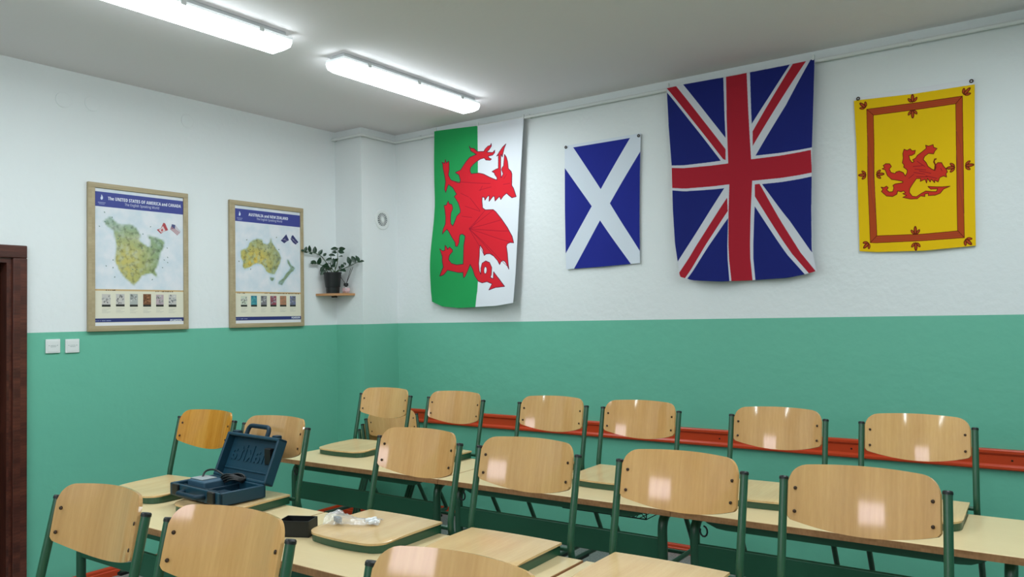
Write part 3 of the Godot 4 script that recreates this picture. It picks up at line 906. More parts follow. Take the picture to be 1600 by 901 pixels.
	for u in [0.01, 0.99]:
		var p := along(E[0], u)
		put("hook", boxes([[Vector3(p.x, p.y + 0.012, 0.048), Vector3(0.012, 0.034, 0.024)]], 0.003), M.trim, o)
	# yellow flag with the red lion
	E = [[Vector2(4.0275,2.846),Vector2(4.3434,2.8454),Vector2(4.6479,2.8473)],
	[Vector2(4.6479,2.8473),Vector2(4.6374,2.5395),Vector2(4.6274,2.1903),Vector2(4.6226,1.9324)],
	[Vector2(4.0312,1.9394),Vector2(4.1234,1.9287),Vector2(4.3668,1.9207),Vector2(4.6226,1.9324)],
	[Vector2(4.0275,2.846),Vector2(4.0338,2.5661),Vector2(4.0325,2.1251),Vector2(4.0312,1.9394)]]
	var hem := [Vector2(-0.0215,-0.0167),Vector2(0.51,-0.0197),Vector2(1.0324,-0.0161),Vector2(1.0325,0.0374),Vector2(0.5079,0.0329),Vector2(0.0234,0.0168),Vector2(-0.0245,0.0197)]
	var bars: Array = [[Vector2(0.1092,0.0848),Vector2(0.9025,0.0949),Vector2(0.8519,0.135),Vector2(0.1644,0.129)],
	[Vector2(0.1092,0.0848),Vector2(0.1645,0.1276),Vector2(0.1516,0.5233),Vector2(0.1622,0.8975),Vector2(0.1004,0.9421),Vector2(0.0939,0.5212)],
	[Vector2(0.8519,0.135),Vector2(0.9042,0.0952),Vector2(0.9096,0.5824),Vector2(0.9089,0.9462),Vector2(0.8546,0.9064),Vector2(0.8547,0.5772)],
	[Vector2(0.1602,0.8975),Vector2(0.5708,0.899),Vector2(0.8582,0.9015),Vector2(0.9089,0.9462),Vector2(0.5696,0.9392),Vector2(0.1004,0.9421)]]
	var lion := [Vector2(0.7003,0.4752),Vector2(0.7318,0.4783),Vector2(0.7489,0.5033),Vector2(0.7695,0.5208),Vector2(0.7797,0.5398),Vector2(0.7676,0.549),Vector2(0.7722,0.57),Vector2(0.7478,0.561),Vector2(0.7161,0.5673),Vector2(0.7015,0.5928),Vector2(0.6734,0.5788),Vector2(0.6731,0.5943),Vector2(0.6451,0.571),Vector2(0.6355,0.5867),Vector2(0.6132,0.5628),Vector2(0.6053,0.5907),Vector2(0.5916,0.566),Vector2(0.5517,0.5758),Vector2(0.5557,0.5588),Vector2(0.5197,0.5565),Vector2(0.4898,0.5851),Vector2(0.4612,0.615),Vector2(0.4576,0.6385),Vector2(0.4804,0.6623),Vector2(0.5167,0.6679),Vector2(0.5607,0.6494),Vector2(0.597,0.6383),Vector2(0.647,0.6464),Vector2(0.6861,0.6499),Vector2(0.6971,0.6338),Vector2(0.6402,0.6308),Vector2(0.6156,0.6124),Vector2(0.6903,0.6218),Vector2(0.7396,0.6263),Vector2(0.7991,0.6281),Vector2(0.7464,0.6398),Vector2(0.7178,0.6631),Vector2(0.675,0.6712),Vector2(0.6179,0.6683),Vector2(0.6182,0.6543),Vector2(0.588,0.6568),Vector2(0.5891,0.6709),Vector2(0.5531,0.6646),Vector2(0.5237,0.6803),Vector2(0.4653,0.6794),Vector2(0.3993,0.6655),Vector2(0.4329,0.6556),Vector2(0.4,0.6432),Vector2(0.4238,0.6377),Vector2(0.4079,0.6251),Vector2(0.3856,0.6303),Vector2(0.3561,0.6233),Vector2(0.348,0.6431),Vector2(0.3101,0.6555),Vector2(0.2576,0.65),Vector2(0.228,0.6296),Vector2(0.2132,0.618),Vector2(0.2273,0.6069),Vector2(0.2104,0.5908),Vector2(0.2368,0.5951),Vector2(0.2598,0.5873),Vector2(0.2745,0.5989),Vector2(0.2604,0.6115),Vector2(0.2826,0.6262),Vector2(0.3127,0.6252),Vector2(0.3231,0.6028),Vector2(0.3162,0.5863),Vector2(0.3351,0.5784),Vector2(0.4021,0.5745),Vector2(0.4023,0.5665),Vector2(0.3582,0.5569),Vector2(0.3062,0.5483),Vector2(0.2696,0.5218),Vector2(0.2521,0.4846),Vector2(0.2244,0.4762),Vector2(0.2473,0.4691),Vector2(0.2342,0.4563),Vector2(0.2572,0.4461),Vector2(0.2909,0.4486),Vector2(0.3067,0.4669),Vector2(0.2875,0.4816),Vector2(0.3017,0.5041),Vector2(0.3373,0.5129),Vector2(0.345,0.5043),Vector2(0.3748,0.4999),Vector2(0.4076,0.5123),Vector2(0.4254,0.5346),Vector2(0.4406,0.5145),Vector2(0.4425,0.4987),Vector2(0.4123,0.4781),Vector2(0.4164,0.4652),Vector2(0.4021,0.4509),Vector2(0.4103,0.4212),Vector2(0.4075,0.3945),Vector2(0.4193,0.3678),Vector2(0.4446,0.3773),Vector2(0.4703,0.3693),Vector2(0.488,0.3834),Vector2(0.5148,0.3819),Vector2(0.5092,0.4025),Vector2(0.4814,0.4119),Vector2(0.4597,0.4102),Vector2(0.4662,0.436),Vector2(0.486,0.4559),Vector2(0.5022,0.4503),Vector2(0.4902,0.4378),Vector2(0.5157,0.4303),Vector2(0.5306,0.4147),Vector2(0.5742,0.3948),Vector2(0.6067,0.3784),Vector2(0.6022,0.3586),Vector2(0.6261,0.3674),Vector2(0.6638,0.3614),Vector2(0.6684,0.3785),Vector2(0.6963,0.3892),Vector2(0.677,0.4028),Vector2(0.6675,0.4185),Vector2(0.6252,0.4115),Vector2(0.5927,0.4254),Vector2(0.5801,0.444),Vector2(0.6026,0.4639),Vector2(0.6198,0.4906),Vector2(0.6486,0.509),Vector2(0.6676,0.5171),Vector2(0.6841,0.5073),Vector2(0.6824,0.4874)]
	var tongue := [Vector2(0.6746,0.5193),Vector2(0.6803,0.4862),Vector2(0.6686,0.4669),Vector2(0.676,0.452),Vector2(0.688,0.4517)]
	var mane := [Vector2(0.4927,0.4801),Vector2(0.5721,0.4808),Vector2(0.5067,0.4968),Vector2(0.6001,0.5095),Vector2(0.4989,0.5173),Vector2(0.5923,0.5348),Vector2(0.5296,0.4513),Vector2(0.5934,0.488),Vector2(0.52,0.545),Vector2(0.6134,0.5524),Vector2(0.5426,0.5099),Vector2(0.6424,0.5344),Vector2(0.5992,0.5459),Vector2(0.6913,0.5701),Vector2(0.7242,0.5112),Vector2(0.7344,0.5277),Vector2(0.4542,0.5513),Vector2(0.4986,0.5278)]
	var fleurs := [Vector3(0.095,0.069,225.000),Vector3(0.921,0.084,315.000),Vector3(0.081,0.948,135.000),Vector3(0.922,0.960,45.000),Vector3(0.500,0.138,90.000),Vector3(0.503,0.079,270.000),Vector3(0.833,0.517,180.000),Vector3(0.931,0.517,0.000),Vector3(0.179,0.509,0.000),Vector3(0.073,0.507,180.000),Vector3(0.502,0.893,270.000),Vector3(0.504,0.954,90.000)]
	var ink := rgb(96, 34, 16)
	var rust := rgb(176, 72, 34)
	im = Image.create(1024, 1440, false, Image.FORMAT_RGB8)
	im.fill(rgb(232, 188, 20))
	fill(im, hem, rgb(222, 222, 226))
	for p in bars:
		fill(im, p, rust)
		for i in p.size(): stroke(im, p[i], p[(i + 1) % p.size()], 5.0, ink)
	for p in bars:      # two fine stripes along each bar
		var half: int = p.size() / 2
		for k in half - 1:
			for t in [0.36, 0.64]:
				stroke(im, p[k].lerp(p[p.size() - 1 - k], t), p[k + 1].lerp(p[p.size() - 2 - k], t), 4.0, rgb(150, 60, 50))
	for f in fleurs:
		var c := Vector2(f.x, f.y)
		var a := deg_to_rad(f.z)
		var s := Vector2(1024, 1440)
		for q in [[0.0, 34.0, 11.0, 20.0], [1.05, 22.0, 9.0, 17.0], [-1.05, 22.0, 9.0, 17.0]]:
			var dir := Vector2(cos(a + q[0]), sin(a + q[0]))
			ellipse(im, c + dir * 28.0 / s, q[1] * 1.15, q[2] * 1.4, a + q[0] * 0.6, ink)
			ellipse(im, c + dir * 28.0 / s, q[1] * 0.8, q[2] * 0.75, a + q[0] * 0.6, rust)
	fill(im, lion, rgb(204, 54, 40))
	for i in lion.size(): stroke(im, lion[i], lion[(i + 1) % lion.size()], 6.0, ink)
	for i in tongue.size() - 1: stroke(im, tongue[i], tongue[i + 1], 12.0, rgb(120, 40, 24))
	for i in range(0, mane.size(), 2): stroke(im, mane[i], mane[i + 1], 5.0, rgb(140, 28, 40))
	o = thing("flag", "yellow flag with a red lion inside a rust-red border, pinned to the wall at right", "flag", Vector3.ZERO)
	put("cloth", flag_mesh(E, 0.014, func(u: float, v: float) -> float: return 0.004 * sin(u * 6.0 + v * 4.0) * v + 0.006 * v * v), cloth(finish(im, 512, 720)), o)
	grommet(o, Vector3(E[0][0].x + 0.025, E[0][0].y - 0.008, 0.019))
	grommet(o, Vector3(E[0][-1].x - 0.016, E[0][-1].y - 0.014, 0.019))


# ---------------------------------------------------------------- framed maps
func lettering(parent: Node3D, said: String, l: Vector2, r: Vector2, rect: Array, col: Color, bold: bool, tall := 1.0) -> void:
	var t := TextMesh.new()
	var f := SystemFont.new()
	f.font_names = PackedStringArray(["Droid Sans"])
	f.font_weight = 700 if bold else 400
	t.font = f
	t.text = said
	t.font_size = 48
	t.depth = 0.0004
	t.pixel_size = 0.001
	t.curve_step = 2.0
	t.horizontal_alignment = HORIZONTAL_ALIGNMENT_CENTER
	t.vertical_alignment = VERTICAL_ALIGNMENT_CENTER
	var w: float = (r.x - l.x) * (rect[4] - rect[5])
	t.pixel_size = 0.001 * w / t.get_aabb().size.x
	var c := (l + r) / 2.0
	var o := put("lettering", t, mat(col, 0.6), parent)
	o.rotation.y = PI / 2
	o.scale = Vector3(1, tall, 1)
	o.position = Vector3(0.0153, lerpf(rect[7], rect[6], c.y), lerpf(rect[4], rect[5], c.x)) - parent.position
	o.position.y += 0.004


func poster(R: Array, tex: Texture2D, label: String) -> Node3D:
	# R: frame z left, z right, y low, y high, then the same for the print
	var o := thing("framed_map", label, "poster", Vector3(0, R[2], (R[0] + R[1]) / 2))
	var k := -o.position
	put("backing", span(k + Vector3(0.001, R[2] + 0.01, R[1] + 0.01), k + Vector3(0.0125, R[3] - 0.01, R[0] - 0.01)), M.frame, o)
	var b := MB.new()
	var x := 0.0146
	b.quad(k + Vector3(x, R[6], R[4]), k + Vector3(x, R[6], R[5]), k + Vector3(x, R[7], R[5]), k + Vector3(x, R[7], R[4]))
	b.box(k + Vector3(0.0135, (R[6] + R[7]) / 2, (R[4] + R[5]) / 2), Vector3(0.002, R[7] - R[6] + 0.006, R[4] - R[5] + 0.006))
	var m := mat(Color.WHITE, 0.45, 0.4)
	m.albedo_texture = tex
	m.texture_repeat = false
	var sheet_ := MB.new()
	sheet_.quad(k + Vector3(x, R[6], R[4]), k + Vector3(x, R[6], R[5]), k + Vector3(x, R[7], R[5]), k + Vector3(x, R[7], R[4]))
	sheet_.quad(k + Vector3(0.0126, R[6], R[5]), k + Vector3(0.0126, R[6], R[4]), k + Vector3(0.0126, R[7], R[4]), k + Vector3(0.0126, R[7], R[5]))
	put("print", sheet_.mesh(), m, o)
	var fw := 0.011
	put("frame_bar", span(k + Vector3(0.001, R[2], R[1]), k + Vector3(0.025, R[6] + 0.002, R[0]), 0.003), M.frame, o)
	put("frame_bar", span(k + Vector3(0.001, R[7] - 0.002, R[1]), k + Vector3(0.025, R[3], R[0]), 0.003), M.frame, o)
	put("frame_bar", span(k + Vector3(0.001, R[6], R[4] - 0.002), k + Vector3(0.0245, R[7], R[0]), 0.003), M.frame, o)
	put("frame_bar", span(k + Vector3(0.001, R[6], R[1]), k + Vector3(0.0245, R[7], R[5] + 0.002), 0.003), M.frame, o)
	return o


func soft_map(im: Image, polys: Array, tints: Array, blur: int) -> void:
	# watercolour land: a softened mask, tinted by place (top left, top right, bottom left, bottom right, heart) and broken up by noise
	var w := im.get_width()
	var h := im.get_height()
	var hard := Image.create(w, h, false, Image.FORMAT_RGB8)
	var lo := Vector2(9, 9)
	var hi := Vector2(-9, -9)
	for p in polys:
		fill(hard, p, Color.WHITE)
		for q: Vector2 in p:
			lo = lo.min(q)
			hi = hi.max(q)
	var soft := hard.duplicate()
	soft.resize(w / blur, h / blur, Image.INTERPOLATE_LANCZOS)
	soft.resize(w, h, Image.INTERPOLATE_CUBIC)
	var n := FastNoiseLite.new()
	n.seed = 21
	n.frequency = 0.022
	n.fractal_octaves = 5
	for x in w:
		for y in h:
			var a: float = soft.get_pixel(x, y).r
			if a < 0.03: continue
			var k := n.get_noise_2d(x, y)
			var f := n.get_noise_2d(x * 1.7 + 500.0, y * 1.7)
			var q := ((Vector2(x, y) / Vector2(w, h) - lo) / (hi - lo) + Vector2(k, -k) * 0.25).clamp(Vector2.ZERO, Vector2.ONE)
			var col: Color = tints[0].lerp(tints[1], q.x).lerp(tints[2].lerp(tints[3], q.x), q.y)
			var heart := exp(-(q - Vector2(0.42, 0.6)).length_squared() * 9.0)
			col = col.lerp(tints[4], clampf(heart * 0.9 + k * 0.5, 0.0, 1.0)).darkened(clampf(-f * 0.45, 0.0, 0.25))
			col = col.lerp(tints[0], clampf((0.75 - a) * 1.4, 0.0, 0.7))
			im.set_pixel(x, y, im.get_pixel(x, y).lerp(col, clampf(a * (0.95 + k * 0.5), 0.0, 1.0)))


func sheet_image(B: Array, P: Array, kinds: Array) -> Image:
	var im := Image.create(400, 580, false, Image.FORMAT_RGB8)
	im.fill(rgb(222, 223, 228))
	var n := FastNoiseLite.new()
	n.seed = 4
	n.frequency = 0.012
	for x in 400:
		for y in 580:
			im.set_pixel(x, y, rgb(222, 223, 228).lerp(rgb(204, 214, 222), clampf(0.4 + n.get_noise_2d(x, y), 0.0, 1.0)))
	var ground := [Vector2(-0.1, B[5].y), Vector2(1.1, B[5].y), Vector2(1.1, 1.1), Vector2(-0.1, 1.1)]
	fill(im, ground, rgb(222, 216, 196))
	fill(im, [Vector2(-0.1, B[10].y + 0.002), Vector2(1.1, B[10].y + 0.002), Vector2(1.1, 1.1), Vector2(-0.1, 1.1)], rgb(222, 222, 226))
	for k in 3:
		var t: float = (B[k * 4].y + B[k * 4 + 1].y) / 2
		var l: float = (B[k * 4 + 2].y + B[k * 4 + 3].y) / 2
		fill(im, [Vector2(-0.1, t), Vector2(1.1, t), Vector2(1.1, l), Vector2(-0.1, l)], [rgb(62, 70, 142), rgb(202, 168, 118), rgb(48, 56, 112)][k])
	var r := RandomNumberGenerator.new()
	r.seed = 3
	for i in 6:     # six small pictures, each of blotches over a ground, with a dark caption bar
		var a: Vector2 = P[i * 2]
		var c: Vector2 = P[i * 2 + 1]
		var s := c - a
		var cap := c.y - s.y * 0.17
		fill(im, [a, Vector2(c.x, a.y), Vector2(c.x, cap), Vector2(a.x, cap)], kinds[i][0])
		for j in 16:
			var q := a + Vector2(r.randf_range(0.1, 0.9) * s.x, r.randf_range(0.06, 0.74) * s.y)
			ellipse(im, q, r.randf_range(2, 6), r.randf_range(1.5, 5), r.randf() * 3.0, kinds[i][1].lerp(kinds[i][2], r.randf()))
		fill(im, [Vector2(a.x, cap), Vector2(c.x, cap), c, Vector2(a.x, c.y)], rgb(44, 44, 40))
		for j in 5:
			var yy := c.y + 0.012 + j * 0.008
			fill(im, [Vector2(a.x, yy), Vector2(c.x - 0.02 * (j % 3), yy), Vector2(c.x - 0.02 * (j % 3), yy + 0.003), Vector2(a.x, yy + 0.003)], rgb(196, 192, 178))
	return im


func fine_print(im: Image, l: Vector2, r: Vector2, tall: float, col: Color) -> void:
	# print too small to read in the photograph: short dashes in the rhythm of words
	var g := RandomNumberGenerator.new()
	g.seed = 12
	var x := l.x
	var y := (l.y + r.y) / 2
	while x < r.x:
		var e := minf(x + g.randf_range(0.006, 0.012), r.x)
		stroke(im, Vector2(x, y), Vector2(e, y), tall * g.randf_range(0.5, 1.0), col)
		x = e + (0.014 if g.randf() < 0.2 else 0.003)


func logo(im: Image, at: Vector2) -> void:
	ellipse(im, at, 5.0, 8.0, 0.2, rgb(214, 220, 236))
	ellipse(im, at + Vector2(0, -0.016), 2.2, 5.0, -0.3, rgb(214, 220, 236))
	fill(im, [at + Vector2(-0.04, 0.03), at + Vector2(0.04, 0.03), at + Vector2(0.04, 0.036), at + Vector2(-0.04, 0.036)], rgb(150, 158, 190))
	fill(im, [at + Vector2(-0.03, 0.042), at + Vector2(0.03, 0.042), at + Vector2(0.03, 0.047), at + Vector2(-0.03, 0.047)], rgb(140, 150, 186))


func posters() -> void:
	var rect := [2.4715,1.7832,1.5518,2.4956,2.4302,1.8154,1.5855,2.4651]
	var B: Array = [Vector2(0.0089,0.0271),Vector2(1.0081,0.0286),Vector2(1.0072,0.1354),Vector2(0.0074,0.1335),Vector2(-0.0085,0.7291),Vector2(1.0001,0.7367),Vector2(1,0.7498),Vector2(-0.0085,0.7415),Vector2(-0.0024,0.9438),Vector2(0.9929,0.9473),Vector2(0.9927,0.975),Vector2(-0.0024,0.9712)]
	var P: Array = [Vector2(0.0765,0.7683),Vector2(0.1663,0.8607),Vector2(0.224,0.7671),Vector2(0.3163,0.8586),Vector2(0.3744,0.7659),Vector2(0.4616,0.8601),Vector2(0.5215,0.7662),Vector2(0.6118,0.8603),Vector2(0.6712,0.7685),Vector2(0.7581,0.8605),Vector2(0.8178,0.7674),Vector2(0.9108,0.8617)]
	var T: Array = [Vector2(0.1414,0.0747),Vector2(0.9698,0.0771),Vector2(0.3225,0.1085),Vector2(0.7087,0.1079),Vector2(0.078,0.0726),Vector2(0.8355,0.9707),Vector2(0.9747,0.9722),Vector2(0.0106,0.9604),Vector2(0.1693,0.9622),Vector2(0.1197,0.7392),Vector2(0.2173,0.7414),Vector2(0.664,0.7441),Vector2(0.8677,0.7461)]
	var g := rgb(196, 190, 184)
	var d := rgb(96, 92, 92)
	var w := rgb(214, 212, 208)
	var im := sheet_image(B, P, [[g, d, w], [g, d, w], [rgb(170, 172, 168), rgb(60, 62, 60), w], [rgb(120, 80, 54), rgb(196, 140, 100), rgb(60, 36, 26)], [rgb(180, 160, 166), d, w], [g, rgb(80, 84, 88), w]])
	var land := [Vector2(0.0975,0.2373),Vector2(0.169,0.2017),Vector2(0.2277,0.242),Vector2(0.2871,0.2574),Vector2(0.38,0.2456),Vector2(0.4458,0.2675),Vector2(0.4932,0.3228),Vector2(0.4787,0.3621),Vector2(0.5313,0.3887),Vector2(0.601,0.4117),Vector2(0.6091,0.356),Vector2(0.5752,0.3219),Vector2(0.6584,0.3276),Vector2(0.768,0.3552),Vector2(0.7576,0.4085),Vector2(0.7223,0.4428),Vector2(0.707,0.4959),Vector2(0.6868,0.5489),Vector2(0.657,0.5824),Vector2(0.6883,0.6372),Vector2(0.6176,0.6028),Vector2(0.5688,0.6117),Vector2(0.5109,0.6246),Vector2(0.4726,0.6639),Vector2(0.4156,0.6999),Vector2(0.3736,0.6751),Vector2(0.3134,0.6415),Vector2(0.2585,0.5861),Vector2(0.2178,0.5246),Vector2(0.227,0.4616),Vector2(0.2363,0.4111),Vector2(0.2228,0.3678),Vector2(0.2003,0.3),Vector2(0.133,0.2725)]
	soft_map(im, [land], [rgb(140, 168, 156), rgb(132, 162, 138), rgb(196, 176, 92), rgb(118, 146, 104), rgb(196, 184, 108)], 9)
	var spots := [Vector2(0.1065,0.1746),Vector2(0.0533,0.2801),Vector2(0.1108,0.2427),Vector2(0.187,0.2068),Vector2(0.3939,0.2735),Vector2(0.6097,0.2518),Vector2(0.5221,0.3116),Vector2(0.803,0.4066),Vector2(0.7671,0.5005),Vector2(0.1952,0.5191),Vector2(0.1234,0.5648),Vector2(0.195,0.5752),Vector2(0.2129,0.6435),Vector2(0.8074,0.519),Vector2(0.7466,0.5604),Vector2(0.6271,0.6546),Vector2(0.8076,0.4793),Vector2(0.2501,0.3602),Vector2(0.6187,0.4077),Vector2(0.4067,0.5823),Vector2(0.4539,0.5811),Vector2(0.5119,0.4186)]
	for p in spots: ellipse(im, p, 3.2, 1.8, p.x * 9.0, rgb(92, 118, 110))
	var fl: Array = [[Vector2(0.6805,0.2707),Vector2(0.7284,0.2582),Vector2(0.7588,0.2136),Vector2(0.779,0.2157),Vector2(0.8141,0.2668),Vector2(0.7685,0.2792),Vector2(0.7282,0.2991)],
	[Vector2(0.7034,0.2695),Vector2(0.7304,0.2581),Vector2(0.7536,0.237),Vector2(0.7837,0.2717),Vector2(0.7584,0.283),Vector2(0.7332,0.2909)],
	[Vector2(0.8604,0.2176),Vector2(0.9016,0.2219),Vector2(0.9688,0.2719),Vector2(0.9217,0.3046),Vector2(0.8754,0.2768),Vector2(0.8396,0.2621)],
	[Vector2(0.8604,0.2176),Vector2(0.9016,0.2219),Vector2(0.8962,0.2523),Vector2(0.8479,0.255)]]
	fill(im, fl[0], rgb(176, 70, 74)); fill(im, fl[1], rgb(214, 196, 198)); fill(im, fl[2], rgb(196, 190, 196)); fill(im, fl[3], rgb(72, 78, 120))
	for k in 3: stroke(im, fl[2][0].lerp(fl[2][5], 0.45 + k * 0.2), fl[2][2].lerp(fl[2][3], 0.3 + k * 0.25), 3.0, rgb(176, 120, 124))
	ellipse(im, (fl[1][0] + fl[1][3]) / 2, 4, 6, 0.3, rgb(180, 70, 74))
	logo(im, T[4])
	fine_print(im, T[7], T[8], 4.0, rgb(150, 156, 190))
	fine_print(im, T[9], T[10], 4.0, rgb(92, 70, 44))
	fine_print(im, T[11], T[12], 4.0, rgb(92, 70, 44))
	var white := rgb(232, 234, 242)
	var o := poster(rect, ImageTexture.create_from_image(im), "framed map poster of North America with six small pictures, nearer the door")
	lettering(o, "The UNITED STATES OF AMERICA and CANADA", T[0], T[1], rect, white, true, 1.25)
	lettering(o, "The English Speaking World", T[2], T[3], rect, rgb(196, 200, 224), false, 1.2)
	lettering(o, "PEARSON", T[5], T[6], rect, white, true)
	rect = [1.4480,0.7673,1.5511,2.4937,1.4051,0.7938,1.5811,2.4605]
	B = [Vector2(0.0012,0.0305),Vector2(1.005,0.028),Vector2(1.003,0.1334),Vector2(-0.0001,0.1384),Vector2(0.0062,0.7291),Vector2(1.0047,0.731),Vector2(1.0045,0.7438),Vector2(0.006,0.7441),Vector2(0.0062,0.9442),Vector2(0.9987,0.9412),Vector2(0.9982,0.9719),Vector2(0.0059,0.9725)]
	P = [Vector2(0.0841,0.7664),Vector2(0.174,0.8575),Vector2(0.229,0.7641),Vector2(0.3172,0.8563),Vector2(0.3752,0.7631),Vector2(0.4614,0.8565),Vector2(0.5176,0.7635),Vector2(0.61,0.8566),Vector2(0.6652,0.7626),Vector2(0.7639,0.8568),Vector2(0.8231,0.7615),Vector2(0.9148,0.857)]
	T = [Vector2(0.2055,0.0755),Vector2(0.8038,0.0755),Vector2(0.322,0.1051),Vector2(0.71,0.107),Vector2(0.0772,0.0768),Vector2(0.8469,0.9619),Vector2(0.9806,0.9607),Vector2(0.0144,0.9584),Vector2(0.1765,0.96),Vector2(0.0394,0.7421),Vector2(0.145,0.7434),Vector2(0.4335,0.7433),Vector2(0.9716,0.7398)]
	im = sheet_image(B, P, [[rgb(200, 204, 186), rgb(70, 76, 60), w], [rgb(60, 140, 150), rgb(110, 180, 170), rgb(40, 90, 130)], [rgb(120, 118, 122), rgb(40, 40, 48), w], [rgb(150, 70, 84), rgb(200, 180, 180), rgb(70, 80, 92)], [rgb(176, 124, 96), rgb(160, 110, 84), rgb(140, 130, 104)], [rgb(110, 112, 140), rgb(160, 164, 184), rgb(84, 84, 66)]])
	land = [Vector2(0.0858,0.3853),Vector2(0.1641,0.3636),Vector2(0.2003,0.3475),Vector2(0.2155,0.3134),Vector2(0.267,0.2876),Vector2(0.3303,0.2745),Vector2(0.3999,0.278),Vector2(0.4111,0.3081),Vector2(0.4815,0.3186),Vector2(0.5175,0.2931),Vector2(0.5336,0.2546),Vector2(0.5532,0.2984),Vector2(0.6066,0.3443),Vector2(0.6569,0.3804),Vector2(0.6879,0.4244),Vector2(0.6676,0.4736),Vector2(0.618,0.5371),Vector2(0.5813,0.5724),Vector2(0.5074,0.5658),Vector2(0.4603,0.5479),Vector2(0.4257,0.508),Vector2(0.3909,0.49),Vector2(0.3216,0.4819),Vector2(0.264,0.5004),Vector2(0.207,0.522),Vector2(0.1394,0.5371),Vector2(0.1174,0.5165),Vector2(0.1235,0.4766),Vector2(0.0907,0.438)]
	var isles: Array = [[Vector2(0.5163,0.6012),Vector2(0.5808,0.6068),Vector2(0.554,0.6333),Vector2(0.5231,0.625)],
	[Vector2(0.7826,0.4351),Vector2(0.8074,0.4413),Vector2(0.8404,0.4824),Vector2(0.9067,0.5088),Vector2(0.8809,0.5376),Vector2(0.8368,0.5471),Vector2(0.8145,0.5322),Vector2(0.8374,0.5106),Vector2(0.7944,0.4698)],
	[Vector2(0.8145,0.5357),Vector2(0.862,0.5381),Vector2(0.8239,0.5671),Vector2(0.7548,0.6139),Vector2(0.701,0.6669),Vector2(0.6439,0.6573),Vector2(0.6503,0.6365),Vector2(0.7242,0.604),Vector2(0.7681,0.5613)]]
	var sea := rgb(172, 200, 218)
	soft_map(im, [land], [sea, sea, sea, sea, sea], 22)
	soft_map(im, isles, [sea, sea, sea, sea, sea], 18)
	soft_map(im, [land], [rgb(160, 168, 116), rgb(150, 164, 136), rgb(176, 178, 110), rgb(150, 158, 112), rgb(214, 184, 84)], 6)
	soft_map(im, isles, [rgb(122, 148, 136), rgb(130, 154, 124), rgb(112, 140, 120), rgb(134, 152, 122), rgb(140, 158, 124)], 5)
	spots = [Vector2(0.1763,0.2885),Vector2(0.0626,0.4752),Vector2(0.6549,0.3527),Vector2(0.6202,0.247),Vector2(0.2294,0.5368),Vector2(0.3879,0.2956),Vector2(0.3633,0.3914),Vector2(0.363,0.4117),Vector2(0.4514,0.3608),Vector2(0.4929,0.3455),Vector2(0.6237,0.4093),Vector2(0.226,0.3698),Vector2(0.4609,0.5104),Vector2(0.5857,0.5242),Vector2(0.4864,0.3834),Vector2(0.4394,0.3749)]
	for p in spots: ellipse(im, p, 3.4, 2.4, p.y * 9.0, rgb(96, 112, 92))
	fl = [[Vector2(0.6867,0.2716),Vector2(0.7364,0.2378),Vector2(0.774,0.2115),Vector2(0.8167,0.262),Vector2(0.7729,0.2781),Vector2(0.7417,0.2935)],
	[Vector2(0.8419,0.2503),Vector2(0.8613,0.2212),Vector2(0.8803,0.2132),Vector2(0.9682,0.2728),Vector2(0.9231,0.2975),Vector2(0.8791,0.2803)]]
	for f in fl:
		fill(im, f, rgb(52, 56, 104))
		stroke(im, f[0].lerp(f[1], 0.4), f[3].lerp(f[4], 0.5), 2.5, rgb(160, 150, 170))
		ellipse(im, f[1].lerp(f[4], 0.45), 2.2, 2.2, 0, rgb(200, 200, 214))
		ellipse(im, f[2].lerp(f[3], 0.5), 1.6, 1.6, 0, rgb(200, 200, 214))
	logo(im, T[4])
	fine_print(im, T[7], T[8], 4.0, rgb(150, 156, 190))
	fine_print(im, T[9], T[10], 4.0, rgb(92, 70, 44))
	fine_print(im, T[11], T[12], 4.0, rgb(92, 70, 44))
	o = poster(rect, ImageTexture.create_from_image(im), "framed map poster of Australia and New Zealand, beside the potted plant")
	lettering(o, "AUSTRALIA and NEW ZEALAND", T[0], T[1], rect, white, true, 1.2)
	lettering(o, "The English Speaking World", T[2], T[3], rect, rgb(196, 200, 224), false, 1.2)
	lettering(o, "PEARSON", T[5], T[6], rect, white, true)


# ---------------------------------------------------------------- small things
func leaf_mesh() -> ArrayMesh:
	# one glossy oval leaf, 1 m long along +y from its base, folded a little along the midrib
	var g := []
	for j in 9:
		var v := j / 8.0
		var wd := 0.28 * pow(sin(PI * pow(v, 0.85)), 0.8) + 0.004
		var row := PackedVector3Array()
		for i in 5:
			var s := i / 2.0 - 1.0
			row.append(Vector3(s * wd, v, 0.12 * absf(s) * wd * 2.0 - 0.12 * v * v))
		g.append(row)
	var b := MB.new()
	b.sheet(g, 0.02)
	return b.mesh()


